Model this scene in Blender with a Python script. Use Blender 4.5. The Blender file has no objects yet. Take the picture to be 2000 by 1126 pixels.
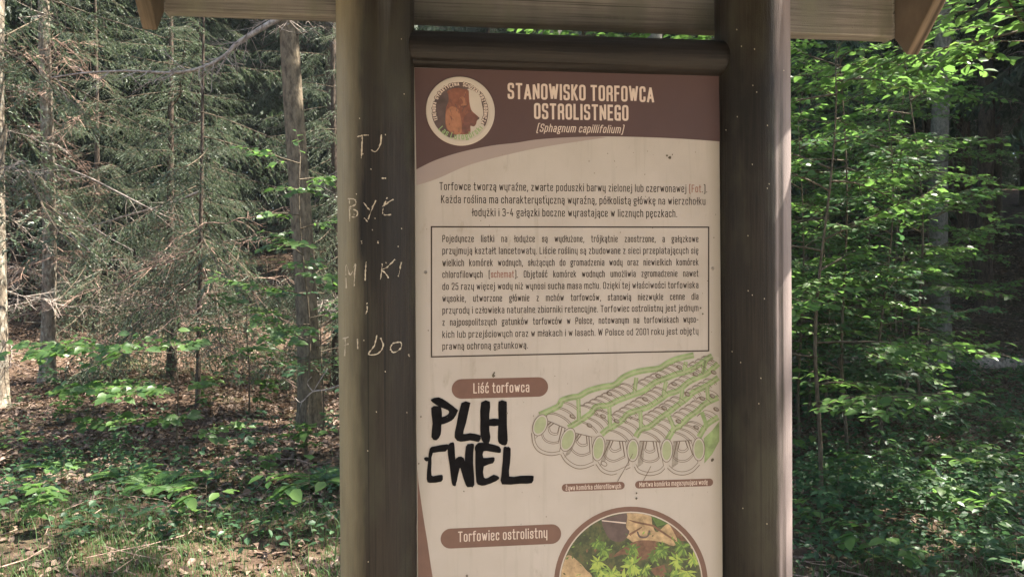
import bpy, math, random
import numpy as np
from mathutils import Vector, Matrix

R = math.radians
scene = bpy.context.scene
col = scene.collection

# ------------------------------------------------------------------ camera, sky, sun, exposure
CAM = np.array([0.0, 0.0, 1.55])
FPX, PCX, PCY = 1600.0, 1000.0, 563.0
_p, _r = -0.0011, -0.0068
FWD = np.array([0, math.cos(_p), -math.sin(_p)])
_u0 = np.array([0, math.sin(_p), math.cos(_p)])
_r0 = np.array([1.0, 0, 0])
RGT = math.cos(_r) * _r0 + math.sin(_r) * _u0
UPV = -math.sin(_r) * _r0 + math.cos(_r) * _u0
cd = bpy.data.cameras.new('camera')
cd.sensor_width = 36.0
cd.lens = 36.0 * FPX / 2000.0
cd.clip_start, cd.clip_end = 0.05, 600
cam = bpy.data.objects.new('camera', cd)
cam.matrix_world = Matrix(((RGT[0], UPV[0], -FWD[0], CAM[0]), (RGT[1], UPV[1], -FWD[1], CAM[1]), (RGT[2], UPV[2], -FWD[2], CAM[2]), (0, 0, 0, 1)))
col.objects.link(cam)
scene.camera = cam

SUN_EL, SUN_AZ = R(57), R(12)          # azimuth counted from +X towards +Y
SUN = np.array([math.cos(SUN_AZ) * math.cos(SUN_EL), math.sin(SUN_AZ) * math.cos(SUN_EL), math.sin(SUN_EL)])
world = bpy.data.worlds.new('World')
scene.world = world
world.use_nodes = True
wn = world.node_tree
sky = wn.nodes.new('ShaderNodeTexSky')
sky.sky_type = 'NISHITA'
sky.sun_disc = False
sky.sun_elevation = SUN_EL
sky.sun_rotation = math.pi / 2 - SUN_AZ
sky.air_density, sky.dust_density, sky.ozone_density = 1.0, 2.0, 1.0
wn.links.new(sky.outputs[0], wn.nodes['Background'].inputs[0])
wn.nodes['Background'].inputs[1].default_value = 0.085
sl = bpy.data.lights.new('sun', 'SUN')
sl.energy, sl.angle, sl.color = 5.0, R(0.53), (1.0, 0.93, 0.82)
so = bpy.data.objects.new('sun', sl)
so.rotation_euler = Vector(-SUN).to_track_quat('-Z', 'Y').to_euler()
so.location = (8, 8, 30)
col.objects.link(so)
vs = scene.view_settings
vs.view_transform, vs.look, vs.gamma, vs.exposure = 'Standard', 'None', 1.0, 2.5
vs.use_curve_mapping = False
scene.cycles.use_denoising = True
scene.cycles.max_bounces = 8
scene.cycles.diffuse_bounces = 4
scene.cycles.glossy_bounces = 2
scene.cycles.transmission_bounces = 4
scene.cycles.sample_clamp_indirect = 4.0

# ------------------------------------------------------------------ small helpers
def W(px, py, depth):
    """a point of the wood seen in the direction of a photo pixel, at a distance"""
    return CAM + depth * (FWD + (px - PCX) / FPX * RGT - (py - PCY) / FPX * UPV)

def sstep(a, b, x):
    t = np.clip((x - a) / (b - a), 0, 1)
    return t * t * (3 - 2 * t)

def softplus(t, k):
    return k * np.log1p(np.exp(np.clip(t / k, -40, 40)))

def ground(x, y):
    x = np.asarray(x, float); y = np.asarray(y, float)
    z = 0.032 * softplus(y - 4.5, 0.5)
    s = 0.215 + 0.02 * np.sin(x * 0.11)
    z = z + s * (softplus(y - 14.0, 1.6) - softplus(y - 41.0, 2.0))
    fade = sstep(2.5, 6, np.hypot(x, y - 1))
    b = 0.05 * np.sin(x * 1.3 + 0.4 * y) * np.sin(y * 1.1 - 0.7) + 0.035 * np.sin(2.9 * x + 1.0) * np.sin(2.3 * y + x) + 0.10 * np.sin(0.37 * x + 2) * np.sin(0.31 * y)
    return z + b * fade

class Geo:
    """collects vertices and faces (any size) and links them as ONE mesh object"""
    def __init__(self):
        self.v, self.f, self.m, self.n = [], [], [], 0
    def add(self, verts, faces, mat=0):
        verts = np.asarray(verts, float).reshape(-1, 3)
        self.v.append(verts)
        for fa in faces:                      # list of (k, n) index arrays grouped by size
            fa = np.asarray(fa, int)
            if fa.size == 0: continue
            if fa.ndim == 1: fa = fa[None, :]
            self.f.append(fa + self.n)
            self.m.append(np.full(len(fa), mat, int))
        self.n += len(verts)
    def poly(self, pts, mat=0):
        self.add(pts, [np.arange(len(pts))], mat)
    def stamp(self, tv, tf, pos, mats, mat=0):
        """copies of a template: mats (N,3,3) columns = local axes (already scaled), pos (N,3)"""
        N, k = len(pos), len(tv)
        if N == 0: return
        vv = np.einsum('nij,kj->nki', mats, tv) + pos[:, None, :]
        fs = [(np.asarray(fa)[None, :, :] + (np.arange(N) * k)[:, None, None]).reshape(-1, np.asarray(fa).shape[1]) for fa in tf]
        self.add(vv.reshape(-1, 3), fs, mat)
    def tube(self, pts, rad, sides=6, mat=0, cap=True):
        pts = np.asarray(pts, float)
        n = len(pts)
        rad = np.broadcast_to(np.asarray(rad, float), (n,))
        t = np.gradient(pts, axis=0)
        t /= np.linalg.norm(t, axis=1)[:, None] + 1e-9
        ref = np.array([0.0, 0, 1]) if abs(t[0][2]) < 0.8 else np.array([1.0, 0, 0])
        a = np.cross(t, ref); a /= np.linalg.norm(a, axis=1)[:, None] + 1e-9
        b = np.cross(t, a)
        an = np.linspace(0, 2 * math.pi, sides, endpoint=False)
        ring = pts[:, None, :] + rad[:, None, None] * (np.cos(an)[None, :, None] * a[:, None, :] + np.sin(an)[None, :, None] * b[:, None, :])
        i = np.arange(n - 1)[:, None] * sides
        j = np.arange(sides)[None, :]
        j2 = (j + 1) % sides
        q = np.stack([i + j, i + j2, i + sides + j2, i + sides + j], -1).reshape(-1, 4)
        fs = [q]
        if cap:
            fs += [np.arange(sides)[::-1], np.arange(sides) + (n - 1) * sides]
        self.add(ring.reshape(-1, 3), fs, mat)
    def box(self, lo, hi, mat=0, M=None):
        x0, y0, z0 = lo; x1, y1, z1 = hi
        v = np.array([(x0, y0, z0), (x1, y0, z0), (x1, y1, z0), (x0, y1, z0), (x0, y0, z1), (x1, y0, z1), (x1, y1, z1), (x0, y1, z1)], float)
        if M is not None: v = v @ np.asarray(M)[:3, :3].T + np.asarray(M)[:3, 3]
        self.add(v, [np.array([(0, 3, 2, 1), (4, 5, 6, 7), (0, 1, 5, 4), (1, 2, 6, 5), (2, 3, 7, 6), (3, 0, 4, 7)])], mat)
    def mesh(self, name, mats, smooth=False):
        me = bpy.data.meshes.new(name)
        v = np.concatenate(self.v)
        me.vertices.add(len(v)); me.vertices.foreach_set('co', v.astype(np.float32).ravel())
        cnt = np.concatenate([np.full(len(f), f.shape[1], int) for f in self.f])
        idx = np.concatenate([f.ravel() for f in self.f])
        me.loops.add(len(idx)); me.loops.foreach_set('vertex_index', idx.astype(np.int32))
        me.polygons.add(len(cnt))
        st = np.concatenate([[0], np.cumsum(cnt)[:-1]])
        me.polygons.foreach_set('loop_start', st.astype(np.int32))
        me.polygons.foreach_set('material_index', np.concatenate(self.m).astype(np.int32))
        me.polygons.foreach_set('use_smooth', np.full(len(cnt), smooth, bool))
        me.update(calc_edges=True)
        me.validate()
        for m in (mats if isinstance(mats, (list, tuple)) else [mats]): me.materials.append(m)
        return me
    def build(self, name, mats, parent=None, smooth=False):
        return link(name, self.mesh(name, mats, smooth), parent)

def link(name, data, parent=None):
    o = bpy.data.objects.new(name, data)
    col.objects.link(o)
    if parent is not None: o.parent = parent
    return o

def tag(o, label=None, cat=None, group=None, kind=None):
    if label: o['label'] = label
    if cat: o['category'] = cat
    if group: o['group'] = group
    if kind: o['kind'] = kind
    return o

def thing(name, loc, label, cat, group=None, rz=0.0, scale=1.0):
    o = link(name, None)
    o.empty_display_size = 0.2
    o.location = [float(c) for c in loc]; o.rotation_euler = (0, 0, rz); o.scale = (scale,) * 3
    return tag(o, label, cat, group)

def unit(v):
    v = np.asarray(v, float)
    return v / (np.linalg.norm(v, axis=-1, keepdims=True) + 1e-12)

def frames(d, nrm, size, wid=1.0):
    """(N,3,3) matrices: columns along d, across, normal"""
    d = unit(d); a = unit(np.cross(nrm, d)); n = np.cross(d, a)
    s = np.broadcast_to(np.asarray(size, float), (len(d),))
    return np.stack([d * s[:, None], a * (s * wid)[:, None], n * s[:, None]], -1)

# ------------------------------------------------------------------ materials
def new_mat(name):
    m = bpy.data.materials.new(name); m.use_nodes = True
    nt = m.node_tree
    return m, nt, nt.nodes, nt.links, nt.nodes['Principled BSDF']

def ramp(nt, stops):
    r = nt.nodes.new('ShaderNodeValToRGB')
    el = r.color_ramp.elements
    while len(el) < len(stops): el.new(0.5)
    for e, (p, c) in zip(el, stops):
        e.position = p; e.color = (*c, 1)
    return r

def noise(nt, scale=(1, 1, 1), s=5.0, detail=4, rough=0.55, coord='Object'):
    tc = nt.nodes.new('ShaderNodeTexCoord'); mp = nt.nodes.new('ShaderNodeMapping'); nz = nt.nodes.new('ShaderNodeTexNoise')
    mp.inputs['Scale'].default_value = scale
    nz.inputs['Scale'].default_value = s; nz.inputs['Detail'].default_value = detail; nz.inputs['Roughness'].default_value = rough
    nt.links.new(tc.outputs[coord], mp.inputs[0]); nt.links.new(mp.outputs[0], nz.inputs['Vector'])
    return nz

def mixc(nt, fac, a, b, mode='MIX'):
    m = nt.nodes.new('ShaderNodeMix'); m.data_type = 'RGBA'; m.blend_type = mode
    for sock, val in ((m.inputs[0], fac), (m.inputs[6], a), (m.inputs[7], b)):
        if hasattr(val, 'is_linked') or hasattr(val, 'links'): nt.links.new(val, sock)
        elif isinstance(val, tuple): sock.default_value = (*val, 1)
        else: sock.default_value = val
    return m.outputs[2]

def bump(nt, height, strength, dist, bsdf):
    b = nt.nodes.new('ShaderNodeBump')
    b.inputs['Strength'].default_value = strength; b.inputs['Distance'].default_value = dist
    nt.links.new(height, b.inputs['Height']); nt.links.new(b.outputs[0], bsdf.inputs['Normal'])

def wood(name, dark, mid, light, grain, rough=0.75, fine=60, bstr=0.5, blotch=None):
    m, nt, N, L, b = new_mat(name)
    g = noise(nt, grain, fine, 6, 0.65)
    r = ramp(nt, [(0.3, dark), (0.5, mid), (0.72, light)])
    L.new(g.outputs['Fac'], r.inputs[0])
    big = noise(nt, (1, 1, 0.5), 5.0, 3, 0.5)
    rb = ramp(nt, [(0.35, (0.55, 0.56, 0.53)), (0.65, (1.25, 1.2, 1.15))])
    L.new(big.outputs['Fac'], rb.inputs[0])
    c = mixc(nt, 1.0, r.outputs[0], rb.outputs[0], 'MULTIPLY')
    if blotch:
        n2 = noise(nt, (1, 1, 0.35), 9.0, 4, 0.6)
        r2 = ramp(nt, [(0.48, (0, 0, 0)), (0.66, (1, 1, 1))])
        L.new(n2.outputs['Fac'], r2.inputs[0])
        c = mixc(nt, r2.outputs[0], c, blotch)
    L.new(c, b.inputs['Base Color'])
    b.inputs['Roughness'].default_value = rough; b.inputs['Specular IOR Level'].default_value = 0.3
    ck = noise(nt, tuple(0.35 * c if c < 0.5 else c for c in grain), fine * 0.5, 3, 0.5)
    rc = ramp(nt, [(0.32, (0.15, 0.15, 0.15)), (0.38, (1, 1, 1))])
    L.new(ck.outputs['Fac'], rc.inputs[0])
    c = mixc(nt, 0.8, c, rc.outputs[0], 'MULTIPLY')
    L.new(c, b.inputs['Base Color'])
    f2 = noise(nt, (1, 1, 0.5), 420, 3, 0.7)
    add = N.new('ShaderNodeMath'); add.operation = 'MULTIPLY_ADD'
    L.new(f2.outputs['Fac'], add.inputs[0]); add.inputs[1].default_value = 0.5; L.new(g.outputs['Fac'], add.inputs[2])
    bump(nt, add.outputs[0], bstr, 0.003, b)
    return m

def flat(name, c, rough=0.5, var=0.12, scale=14.0, metallic=0.0, spec=0.5):
    m, nt, N, L, b = new_mat(name)
    n = noise(nt, (1, 1, 1), scale, 4, 0.6)
    r = ramp(nt, [(0.3, tuple(x * (1 - var) for x in c)), (0.7, tuple(min(1, x * (1 + var)) for x in c))])
    L.new(n.outputs['Fac'], r.inputs[0]); L.new(r.outputs[0], b.inputs['Base Color'])
    b.inputs['Roughness'].default_value = rough; b.inputs['Metallic'].default_value = metallic
    b.inputs['Specular IOR Level'].default_value = spec
    return m

def leaf_mat(name, stops, trans, tfac=0.45, rough=0.42, spec=0.4):
    """thin leaf: reflecting green plus light let through; every leaf (mesh island) its own tone"""
    m, nt, N, L, b = new_mat(name)
    geo = N.new('ShaderNodeNewGeometry'); oi = N.new('ShaderNodeObjectInfo')
    mx = N.new('ShaderNodeMath'); mx.operation = 'MULTIPLY_ADD'
    L.new(geo.outputs['Random Per Island'], mx.inputs[0]); mx.inputs[1].default_value = 0.75
    ad = N.new('ShaderNodeMath'); ad.operation = 'MULTIPLY'; ad.inputs[1].default_value = 0.25
    L.new(oi.outputs['Random'], ad.inputs[0]); L.new(ad.outputs[0], mx.inputs[2])
    r = ramp(nt, stops); L.new(mx.outputs[0], r.inputs[0])
    L.new(r.outputs[0], b.inputs['Base Color'])
    b.inputs['Roughness'].default_value = rough; b.inputs['Specular IOR Level'].default_value = spec
    if tfac > 0:
        t = N.new('ShaderNodeBsdfTranslucent')
        tc = mixc(nt, 0.5, trans, r.outputs[0], 'MIX')
        L.new(tc, t.inputs[0])
        ms = N.new('ShaderNodeMixShader'); ms.inputs[0].default_value = tfac
        L.new(b.outputs[0], ms.inputs[1]); L.new(t.outputs[0], ms.inputs[2])
        L.new(ms.outputs[0], N['Material Output'].inputs[0])
    return m

M = {}
def lightened(m, lit_tone, axis_lo, axis_hi, sign=1.0):
    """light on one side painted into the stained wood, over some bleaching"""
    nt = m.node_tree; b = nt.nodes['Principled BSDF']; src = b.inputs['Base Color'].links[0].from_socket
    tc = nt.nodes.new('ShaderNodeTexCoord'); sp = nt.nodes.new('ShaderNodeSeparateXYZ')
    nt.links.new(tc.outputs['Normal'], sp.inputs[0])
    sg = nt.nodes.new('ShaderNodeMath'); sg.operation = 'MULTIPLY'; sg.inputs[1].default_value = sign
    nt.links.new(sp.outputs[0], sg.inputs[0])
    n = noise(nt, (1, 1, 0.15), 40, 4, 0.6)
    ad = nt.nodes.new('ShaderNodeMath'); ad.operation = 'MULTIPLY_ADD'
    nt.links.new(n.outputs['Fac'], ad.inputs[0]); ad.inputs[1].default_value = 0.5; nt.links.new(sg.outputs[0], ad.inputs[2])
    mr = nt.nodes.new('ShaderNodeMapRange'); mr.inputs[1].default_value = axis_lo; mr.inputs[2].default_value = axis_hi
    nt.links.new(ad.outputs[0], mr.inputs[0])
    nt.links.new(mixc(nt, mr.outputs[0], src, lit_tone), b.inputs['Base Color'])
M['post'] = wood('stained post wood', (0.0075, 0.0056, 0.004), (0.0165, 0.0128, 0.009), (0.031, 0.0245, 0.017), (1, 1, 0.02), 0.5, 250, 0.6, (0.036, 0.034, 0.021))
M['post_sun_painted'] = wood('stained post wood bleached on its sunny side', (0.0075, 0.0056, 0.004), (0.0165, 0.0128, 0.009), (0.031, 0.0245, 0.017), (1, 1, 0.02), 0.5, 250, 0.6, (0.036, 0.034, 0.021))
M['rail'] = wood('stained rail wood', (0.005, 0.0045, 0.0045), (0.011, 0.009, 0.008), (0.022, 0.0175, 0.014), (0.02, 1, 1), 0.5, 240, 0.45)
M['plank'] = wood('weather-worn plank wood', (0.11, 0.108, 0.10), (0.225, 0.22, 0.205), (0.31, 0.303, 0.285), (0.015, 1, 1), 0.8, 210, 0.9, (0.19, 0.195, 0.15))
M['barge'] = wood('barge board wood', (0.075, 0.06, 0.044), (0.125, 0.102, 0.076), (0.18, 0.148, 0.112), (1, 0.06, 0.06), 0.75, 70, 0.5)
lightened(M['post_sun_painted'], (0.22, 0.18, 0.168), 0.40, 0.85)  # pale right side strengthens the strip of sun in the colour
lightened(M['post'], (0.24, 0.205, 0.12), 0.48, 1.12, -1.0)  # paler outer left side imitates light coming from the left
M['scratch'] = flat('bare scratched wood', (0.46, 0.40, 0.30), 0.9, 0.3, 200)
M['steel'] = flat('dull steel', (0.35, 0.33, 0.30), 0.4, 0.2, 200, 0.9)
M['brown'] = flat('brown print', (0.085, 0.047, 0.041), 0.42, 0.07, 9)
M['brown_pill'] = flat('brown caption print', (0.145, 0.073, 0.053), 0.42, 0.10, 30)
M['pink'] = flat('pale pink print', (0.325, 0.265, 0.24), 0.42, 0.03, 9)
M['white_ink'] = flat('pale lettering', (0.62, 0.51, 0.43), 0.5, 0.04, 40)
M['dark_ink'] = flat('dark brown lettering', (0.035, 0.022, 0.017), 0.5, 0.1, 60)
M['red_ink'] = flat('reddish lettering', (0.26, 0.11, 0.075), 0.5, 0.05, 60)
M['line_ink'] = flat('brown drawing line', (0.115, 0.08, 0.055), 0.5, 0.05, 60)
M['marker'] = flat('black marker ink', (0.006, 0.0055, 0.0065), 0.6, 0.6, 45, 0.0, 0.08)
M['dirt'] = flat('dark dirt speck', (0.10, 0.085, 0.06), 0.9, 0.3, 300)
M['green_a'] = flat('soft green print', (0.22, 0.30, 0.125), 0.5, 0.3, 45)
M['green_b'] = flat('pale green print', (0.30, 0.335, 0.19), 0.5, 0.10, 45)
M['shade_ink'] = flat('grey hatching', (0.26, 0.23, 0.19), 0.5, 0.25, 160)
M['cell'] = flat('cream drawing fill', (0.42, 0.38, 0.33), 0.5, 0.04, 45)
M['cream_ring'] = flat('cream ring', (0.50, 0.44, 0.375), 0.35, 0.04, 20)
M['bear_dark'] = flat('dark emblem ground', (0.095, 0.065, 0.06), 0.5, 0.3, 40)
M['bear_a'] = flat('reddish brown fur print', (0.21, 0.085, 0.055), 0.5, 0.22, 90)
M['bear_b'] = flat('tan fur print', (0.33, 0.15, 0.085), 0.5, 0.22, 90)
M['bear_c'] = flat('dark muzzle print', (0.15, 0.065, 0.05), 0.5, 0.22, 90)
M['logo_green'] = flat('logo green ink', (0.26, 0.36, 0.17), 0.5, 0.1, 90)
M['ph_dark'] = flat('dark green photo print', (0.035, 0.055, 0.025), 0.4, 0.6, 40)
M['ph_tan'] = flat('tan leaf photo print', (0.40, 0.28, 0.15), 0.4, 0.45, 60)
M['ph_brown'] = flat('brown photo print', (0.15, 0.075, 0.045), 0.4, 0.5, 60)
M['ph_g1'] = flat('deep moss print', (0.07, 0.14, 0.03), 0.4, 0.3, 90)
M['ph_g2'] = flat('moss green print', (0.17, 0.29, 0.05), 0.4, 0.3, 90)
M['ph_g3'] = flat('bright moss print', (0.33, 0.43, 0.08), 0.4, 0.25, 90)

def moss_photo():
    m, nt, N, L, b = new_mat('peat moss photo print')
    n = noise(nt, (1, 1, 1), 42, 5, 0.65)
    r = ramp(nt, [(0.30, (0.012, 0.02, 0.012)), (0.47, (0.03, 0.05, 0.02)), (0.56, (0.07, 0.085, 0.03)), (0.64, (0.10, 0.06, 0.035)), (0.78, (0.26, 0.17, 0.09))])
    L.new(n.outputs['Fac'], r.inputs[0]); L.new(r.outputs[0], b.inputs['Base Color']); b.inputs['Roughness'].default_value = 0.4
    return m
def panel_mat():
    m, nt, N, L, b = new_mat('cream printed panel')
    n = noise(nt, (1, 1, 1), 6, 5, 0.6)
    r = ramp(nt, [(0.3, (0.41, 0.366, 0.318)), (0.7, (0.475, 0.43, 0.382))])
    L.new(n.outputs['Fac'], r.inputs[0])
    n2 = noise(nt, (1, 1, 0.35), 30, 5, 0.7)
    r2 = ramp(nt, [(0.60, (0, 0, 0)), (0.82, (1, 1, 1))])
    L.new(n2.outputs['Fac'], r2.inputs[0])
    c = mixc(nt, r2.outputs[0], r.outputs[0], (0.29, 0.255, 0.20))
    n3 = noise(nt, (1, 1, 0.05), 55, 4, 0.6)
    r3 = ramp(nt, [(0.55, (0, 0, 0)), (0.80, (0.55, 0.55, 0.55))])
    L.new(n3.outputs['Fac'], r3.inputs[0])
    c = mixc(nt, r3.outputs[0], c, (0.30, 0.27, 0.215))
    tc = N.new('ShaderNodeTexCoord'); sp = N.new('ShaderNodeSeparateXYZ'); L.new(tc.outputs['Object'], sp.inputs[0])
    ab = N.new('ShaderNodeMath'); ab.operation = 'ABSOLUTE'; L.new(sp.outputs[0], ab.inputs[0])
    ad = N.new('ShaderNodeMath'); ad.operation = 'MULTIPLY_ADD'; L.new(n.outputs['Fac'], ad.inputs[0]); ad.inputs[1].default_value = 0.05; L.new(ab.outputs[0], ad.inputs[2])
    mr = N.new('ShaderNodeMapRange'); mr.inputs[1].default_value = 0.345; mr.inputs[2].default_value = 0.385; mr.inputs[4].default_value = 0.7
    L.new(ad.outputs[0], mr.inputs[0])
    c = mixc(nt, mr.outputs[0], c, (0.27, 0.25, 0.19))
    L.new(c, b.inputs['Base Color']); b.inputs['Roughness'].default_value = 0.33
    bump(nt, n.outputs['Fac'], 0.08, 0.004, b)
    return m
M['panel'] = panel_mat()
M['ph_dark'] = moss_photo()

def bark(name, dark, light, zs=0.35, lichen=None):
    m, nt, N, L, b = new_mat(name)
    n = noise(nt, (1, 1, zs), 26, 6, 0.7)
    r = ramp(nt, [(0.34, dark), (0.62, light)])
    L.new(n.outputs['Fac'], r.inputs[0]); c = r.outputs[0]
    if lichen:
        n2 = noise(nt, (1, 1, 0.7), 14, 5, 0.65)
        r2 = ramp(nt, [(0.50, (0, 0, 0)), (0.64, (1, 1, 1))])
        L.new(n2.outputs['Fac'], r2.inputs[0]); c = mixc(nt, r2.outputs[0], c, lichen)
    L.new(c, b.inputs['Base Color']); b.inputs['Roughness'].default_value = 0.92
    b.inputs['Specular IOR Level'].default_value = 0.2
    bump(nt, n.outputs['Fac'], 0.9, 0.02, b)
    return m
M['bark'] = bark('spruce bark', (0.08, 0.064, 0.048), (0.29, 0.235, 0.175), 0.35, (0.38, 0.36, 0.29))
M['bark_brown'] = bark('brown spruce bark', (0.065, 0.05, 0.036), (0.22, 0.175, 0.12), 0.35)
M['bark_dark'] = bark('dark spruce bark', (0.035, 0.026, 0.02), (0.12, 0.09, 0.068), 0.3)
M['bark_grey'] = bark('grey beech bark', (0.08, 0.075, 0.062), (0.19, 0.18, 0.15), 0.6)
M['dead'] = bark('dead grey twig', (0.17, 0.135, 0.115), (0.46, 0.39, 0.335), 0.6)
M['dead_red'] = bark('dead reddish twig', (0.15, 0.095, 0.07), (0.40, 0.28, 0.22), 0.6)
M['twig'] = bark('live brown twig', (0.06, 0.045, 0.03), (0.15, 0.12, 0.085), 0.6)
M['needle'] = leaf_mat('grey green needles', [(0.0, (0.045, 0.075, 0.044)), (0.5, (0.11, 0.15, 0.092)), (1.0, (0.26, 0.29, 0.21))], (0.15, 0.23, 0.08), 0.25, 0.4, 0.5)
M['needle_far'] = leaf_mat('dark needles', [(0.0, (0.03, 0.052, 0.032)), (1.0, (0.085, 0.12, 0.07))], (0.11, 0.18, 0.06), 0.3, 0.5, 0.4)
M['leaf'] = leaf_mat('beech leaf', [(0.0, (0.045, 0.10, 0.030)), (0.5, (0.075, 0.145, 0.040)), (0.93, (0.115, 0.19, 0.05)), (1.0, (0.20, 0.18, 0.045))], (0.21, 0.41, 0.08), 0.5, 0.40, 0.5)
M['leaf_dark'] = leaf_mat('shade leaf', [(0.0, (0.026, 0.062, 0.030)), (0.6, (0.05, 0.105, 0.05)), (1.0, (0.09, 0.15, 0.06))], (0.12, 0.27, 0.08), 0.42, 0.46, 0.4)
M['fern'] = leaf_mat('fern leaf', [(0.0, (0.055, 0.13, 0.03)), (1.0, (0.11, 0.21, 0.05))], (0.22, 0.4, 0.06), 0.4, 0.5)
M['grass'] = leaf_mat('grass blade', [(0.0, (0.04, 0.085, 0.025)), (0.9, (0.085, 0.15, 0.045)), (1.0, (0.22, 0.21, 0.10))], (0.16, 0.28, 0.06), 0.3, 0.5)
M['litter'] = leaf_mat('dry leaf', [(0.0, (0.045, 0.030, 0.020)), (0.35, (0.095, 0.062, 0.042)), (0.7, (0.19, 0.125, 0.09)), (1.0, (0.36, 0.26, 0.20))], (0.3, 0.18, 0.1), 0.12, 0.6, 0.35)

def soil():
    m, nt, N, L, b = new_mat('forest soil')
    n = noise(nt, (1, 1, 1), 7, 8, 0.72)
    r = ramp(nt, [(0.30, (0.030, 0.020, 0.013)), (0.5, (0.085, 0.055, 0.037)), (0.70, (0.17, 0.115, 0.08))])
    L.new(n.outputs['Fac'], r.inputs[0])
    n2 = noise(nt, (1, 1, 1), 1.1, 4, 0.6)
    r2 = ramp(nt, [(0.52, (0, 0, 0)), (0.68, (0.7, 0.7, 0.7))])
    L.new(n2.outputs['Fac'], r2.inputs[0])
    c = mixc(nt, r2.outputs[0], r.outputs[0], (0.055, 0.075, 0.025))
    L.new(c, b.inputs['Base Color']); b.inputs['Roughness'].default_value = 0.95
    b.inputs['Specular IOR Level'].default_value = 0.15
    bump(nt, n.outputs['Fac'], 1.0, 0.05, b)
    return m
M['soil'] = soil()
M['path'] = flat('pale gravelly path', (0.36, 0.29, 0.21), 0.95, 0.25, 8)

# ------------------------------------------------------------------ ground
xs = np.concatenate([np.linspace(-70, -14, 40), np.linspace(-13.6, 13.6, 120), np.linspace(14, 70, 40)])
ys = np.concatenate([np.linspace(-40, 0, 30), np.linspace(0.3, 30, 140), np.linspace(30.8, 110, 70)])
X, Y = np.meshgrid(xs, ys)
g = Geo()
nx, ny = len(xs), len(ys)
ii, jj = np.meshgrid(np.arange(nx - 1), np.arange(ny - 1))
a = (jj * nx + ii).ravel()
g.add(np.stack([X.ravel(), Y.ravel(), ground(X, Y).ravel()], -1), [np.stack([a, a + 1, a + nx + 1, a + nx], -1)])
tag(g.build('ground', M['soil'], None, True), 'brown forest floor rising into a wooded hillside', 'ground', None, 'structure')
g = Geo()                                   # the walkers' path in front of the stand, where the photographer stands
px_, py_ = np.meshgrid(np.linspace(-30, 30, 60), np.linspace(-3.2, 0.9, 8))
py2 = py_ + 0.25 * np.sin(px_ * 0.4)
ii, jj = np.meshgrid(np.arange(59), np.arange(7))
a = (jj * 60 + ii).ravel()
g.add(np.stack([px_.ravel(), py2.ravel(), ground(px_, py2).ravel() + 0.012], -1), [np.stack([a, a + 1, a + 61, a + 60], -1)])
tag(g.build('path', M['path'], None, True), 'pale gravel path in front of the information stand', 'path', None, 'structure')

# ------------------------------------------------------------------ the information stand
PHI = 0.1311
EU = np.array([math.cos(PHI), math.sin(PHI), 0]); EN = np.array([-math.sin(PHI), math.cos(PHI), 0])
PO = CAM + np.array([-0.2124, 1.7984, 0.4887])           # upper left corner of the panel's face
BASE = np.array([*(PO + 0.35 * EU)[:2], 0.0])
stand = thing('information_stand', BASE, 'brown wooden stand of two round posts, small roof and printed peat moss panel', 'information stand', rz=PHI)
ZT = PO[2]

def ray(px, py):
    return FWD + (px - PCX) / FPX * RGT - (py - PCY) / FPX * UPV

def onpanel(px, py, off=0.0):
    """photo pixel -> point of the panel's face in the stand's own axes (x along, y back, z up)"""
    d = ray(px, py)
    t = ((PO - CAM) @ EN + off) / (d @ EN)
    p = CAM + t * d - BASE
    return np.array([p @ EU, p @ EN, p[2]])

class Art(Geo):
    """flat print on the panel, each piece a hair above the one below"""
    def __init__(self, base):
        super().__init__(); self.base = base; self.k = 0
    def y(self):
        self.k += 1
        return -(self.base + 0.000012 * (self.k % 30))
    def shape(self, pix, mat=0, y=None):
        y = self.y() if y is None else y
        self.poly([(lambda q: (q[0], y, q[2]))(onpanel(*p)) for p in pix], mat)
    def line(self, pix, w, mat=0, closed=False, y=None):
        pts = np.array([onpanel(*p)[[0, 2]] for p in pix])
        self.ribbon(pts, w * 0.00117, mat, closed, y)
    def ribbon(self, pts, w, mat=0, closed=False, y=None):
        y = self.y() if y is None else y
        pts = np.asarray(pts, float)
        if closed: ext = np.vstack([pts[-1], pts, pts[0]])
        else: ext = np.vstack([2 * pts[0] - pts[1], pts, 2 * pts[-1] - pts[-2]])
        d = unit(np.diff(ext, axis=0))
        n = np.stack([-d[:, 1], d[:, 0]], -1)
        mit = n[:-1] + n[1:]
        den = np.clip((mit * n[1:]).sum(1), 0.35, None)
        off = mit / den[:, None] * w / 2
        A, B = pts + off, pts - off
        k = len(pts)
        vv = np.vstack([A, B])
        i = np.arange(k if closed else k - 1); j = (i + 1) % k
        self.add(np.stack([vv[:, 0], np.full(2 * k, y), vv[:, 1]], -1), [np.stack([i, i + k, j + k, j], -1)], mat)

def rnd(pts, r, closed=False, seg=4):
    """polyline with rounded corners"""
    pts = [np.array(p, float) for p in pts]
    n = len(pts); out = []
    for i, p in enumerate(pts):
        if not closed and i in (0, n - 1): out.append(p); continue
        a, b = pts[i - 1], pts[(i + 1) % n]
        la, lb = np.linalg.norm(a - p), np.linalg.norm(b - p)
        q = min(r, la * 0.499, lb * 0.499)
        p0, p1 = p + (a - p) / la * q, p + (b - p) / lb * q
        for s in np.linspace(0, 1, seg + 1):
            out.append((1 - s) ** 2 * p0 + 2 * s * (1 - s) * p + s * s * p1)
    return np.array(out)

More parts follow.
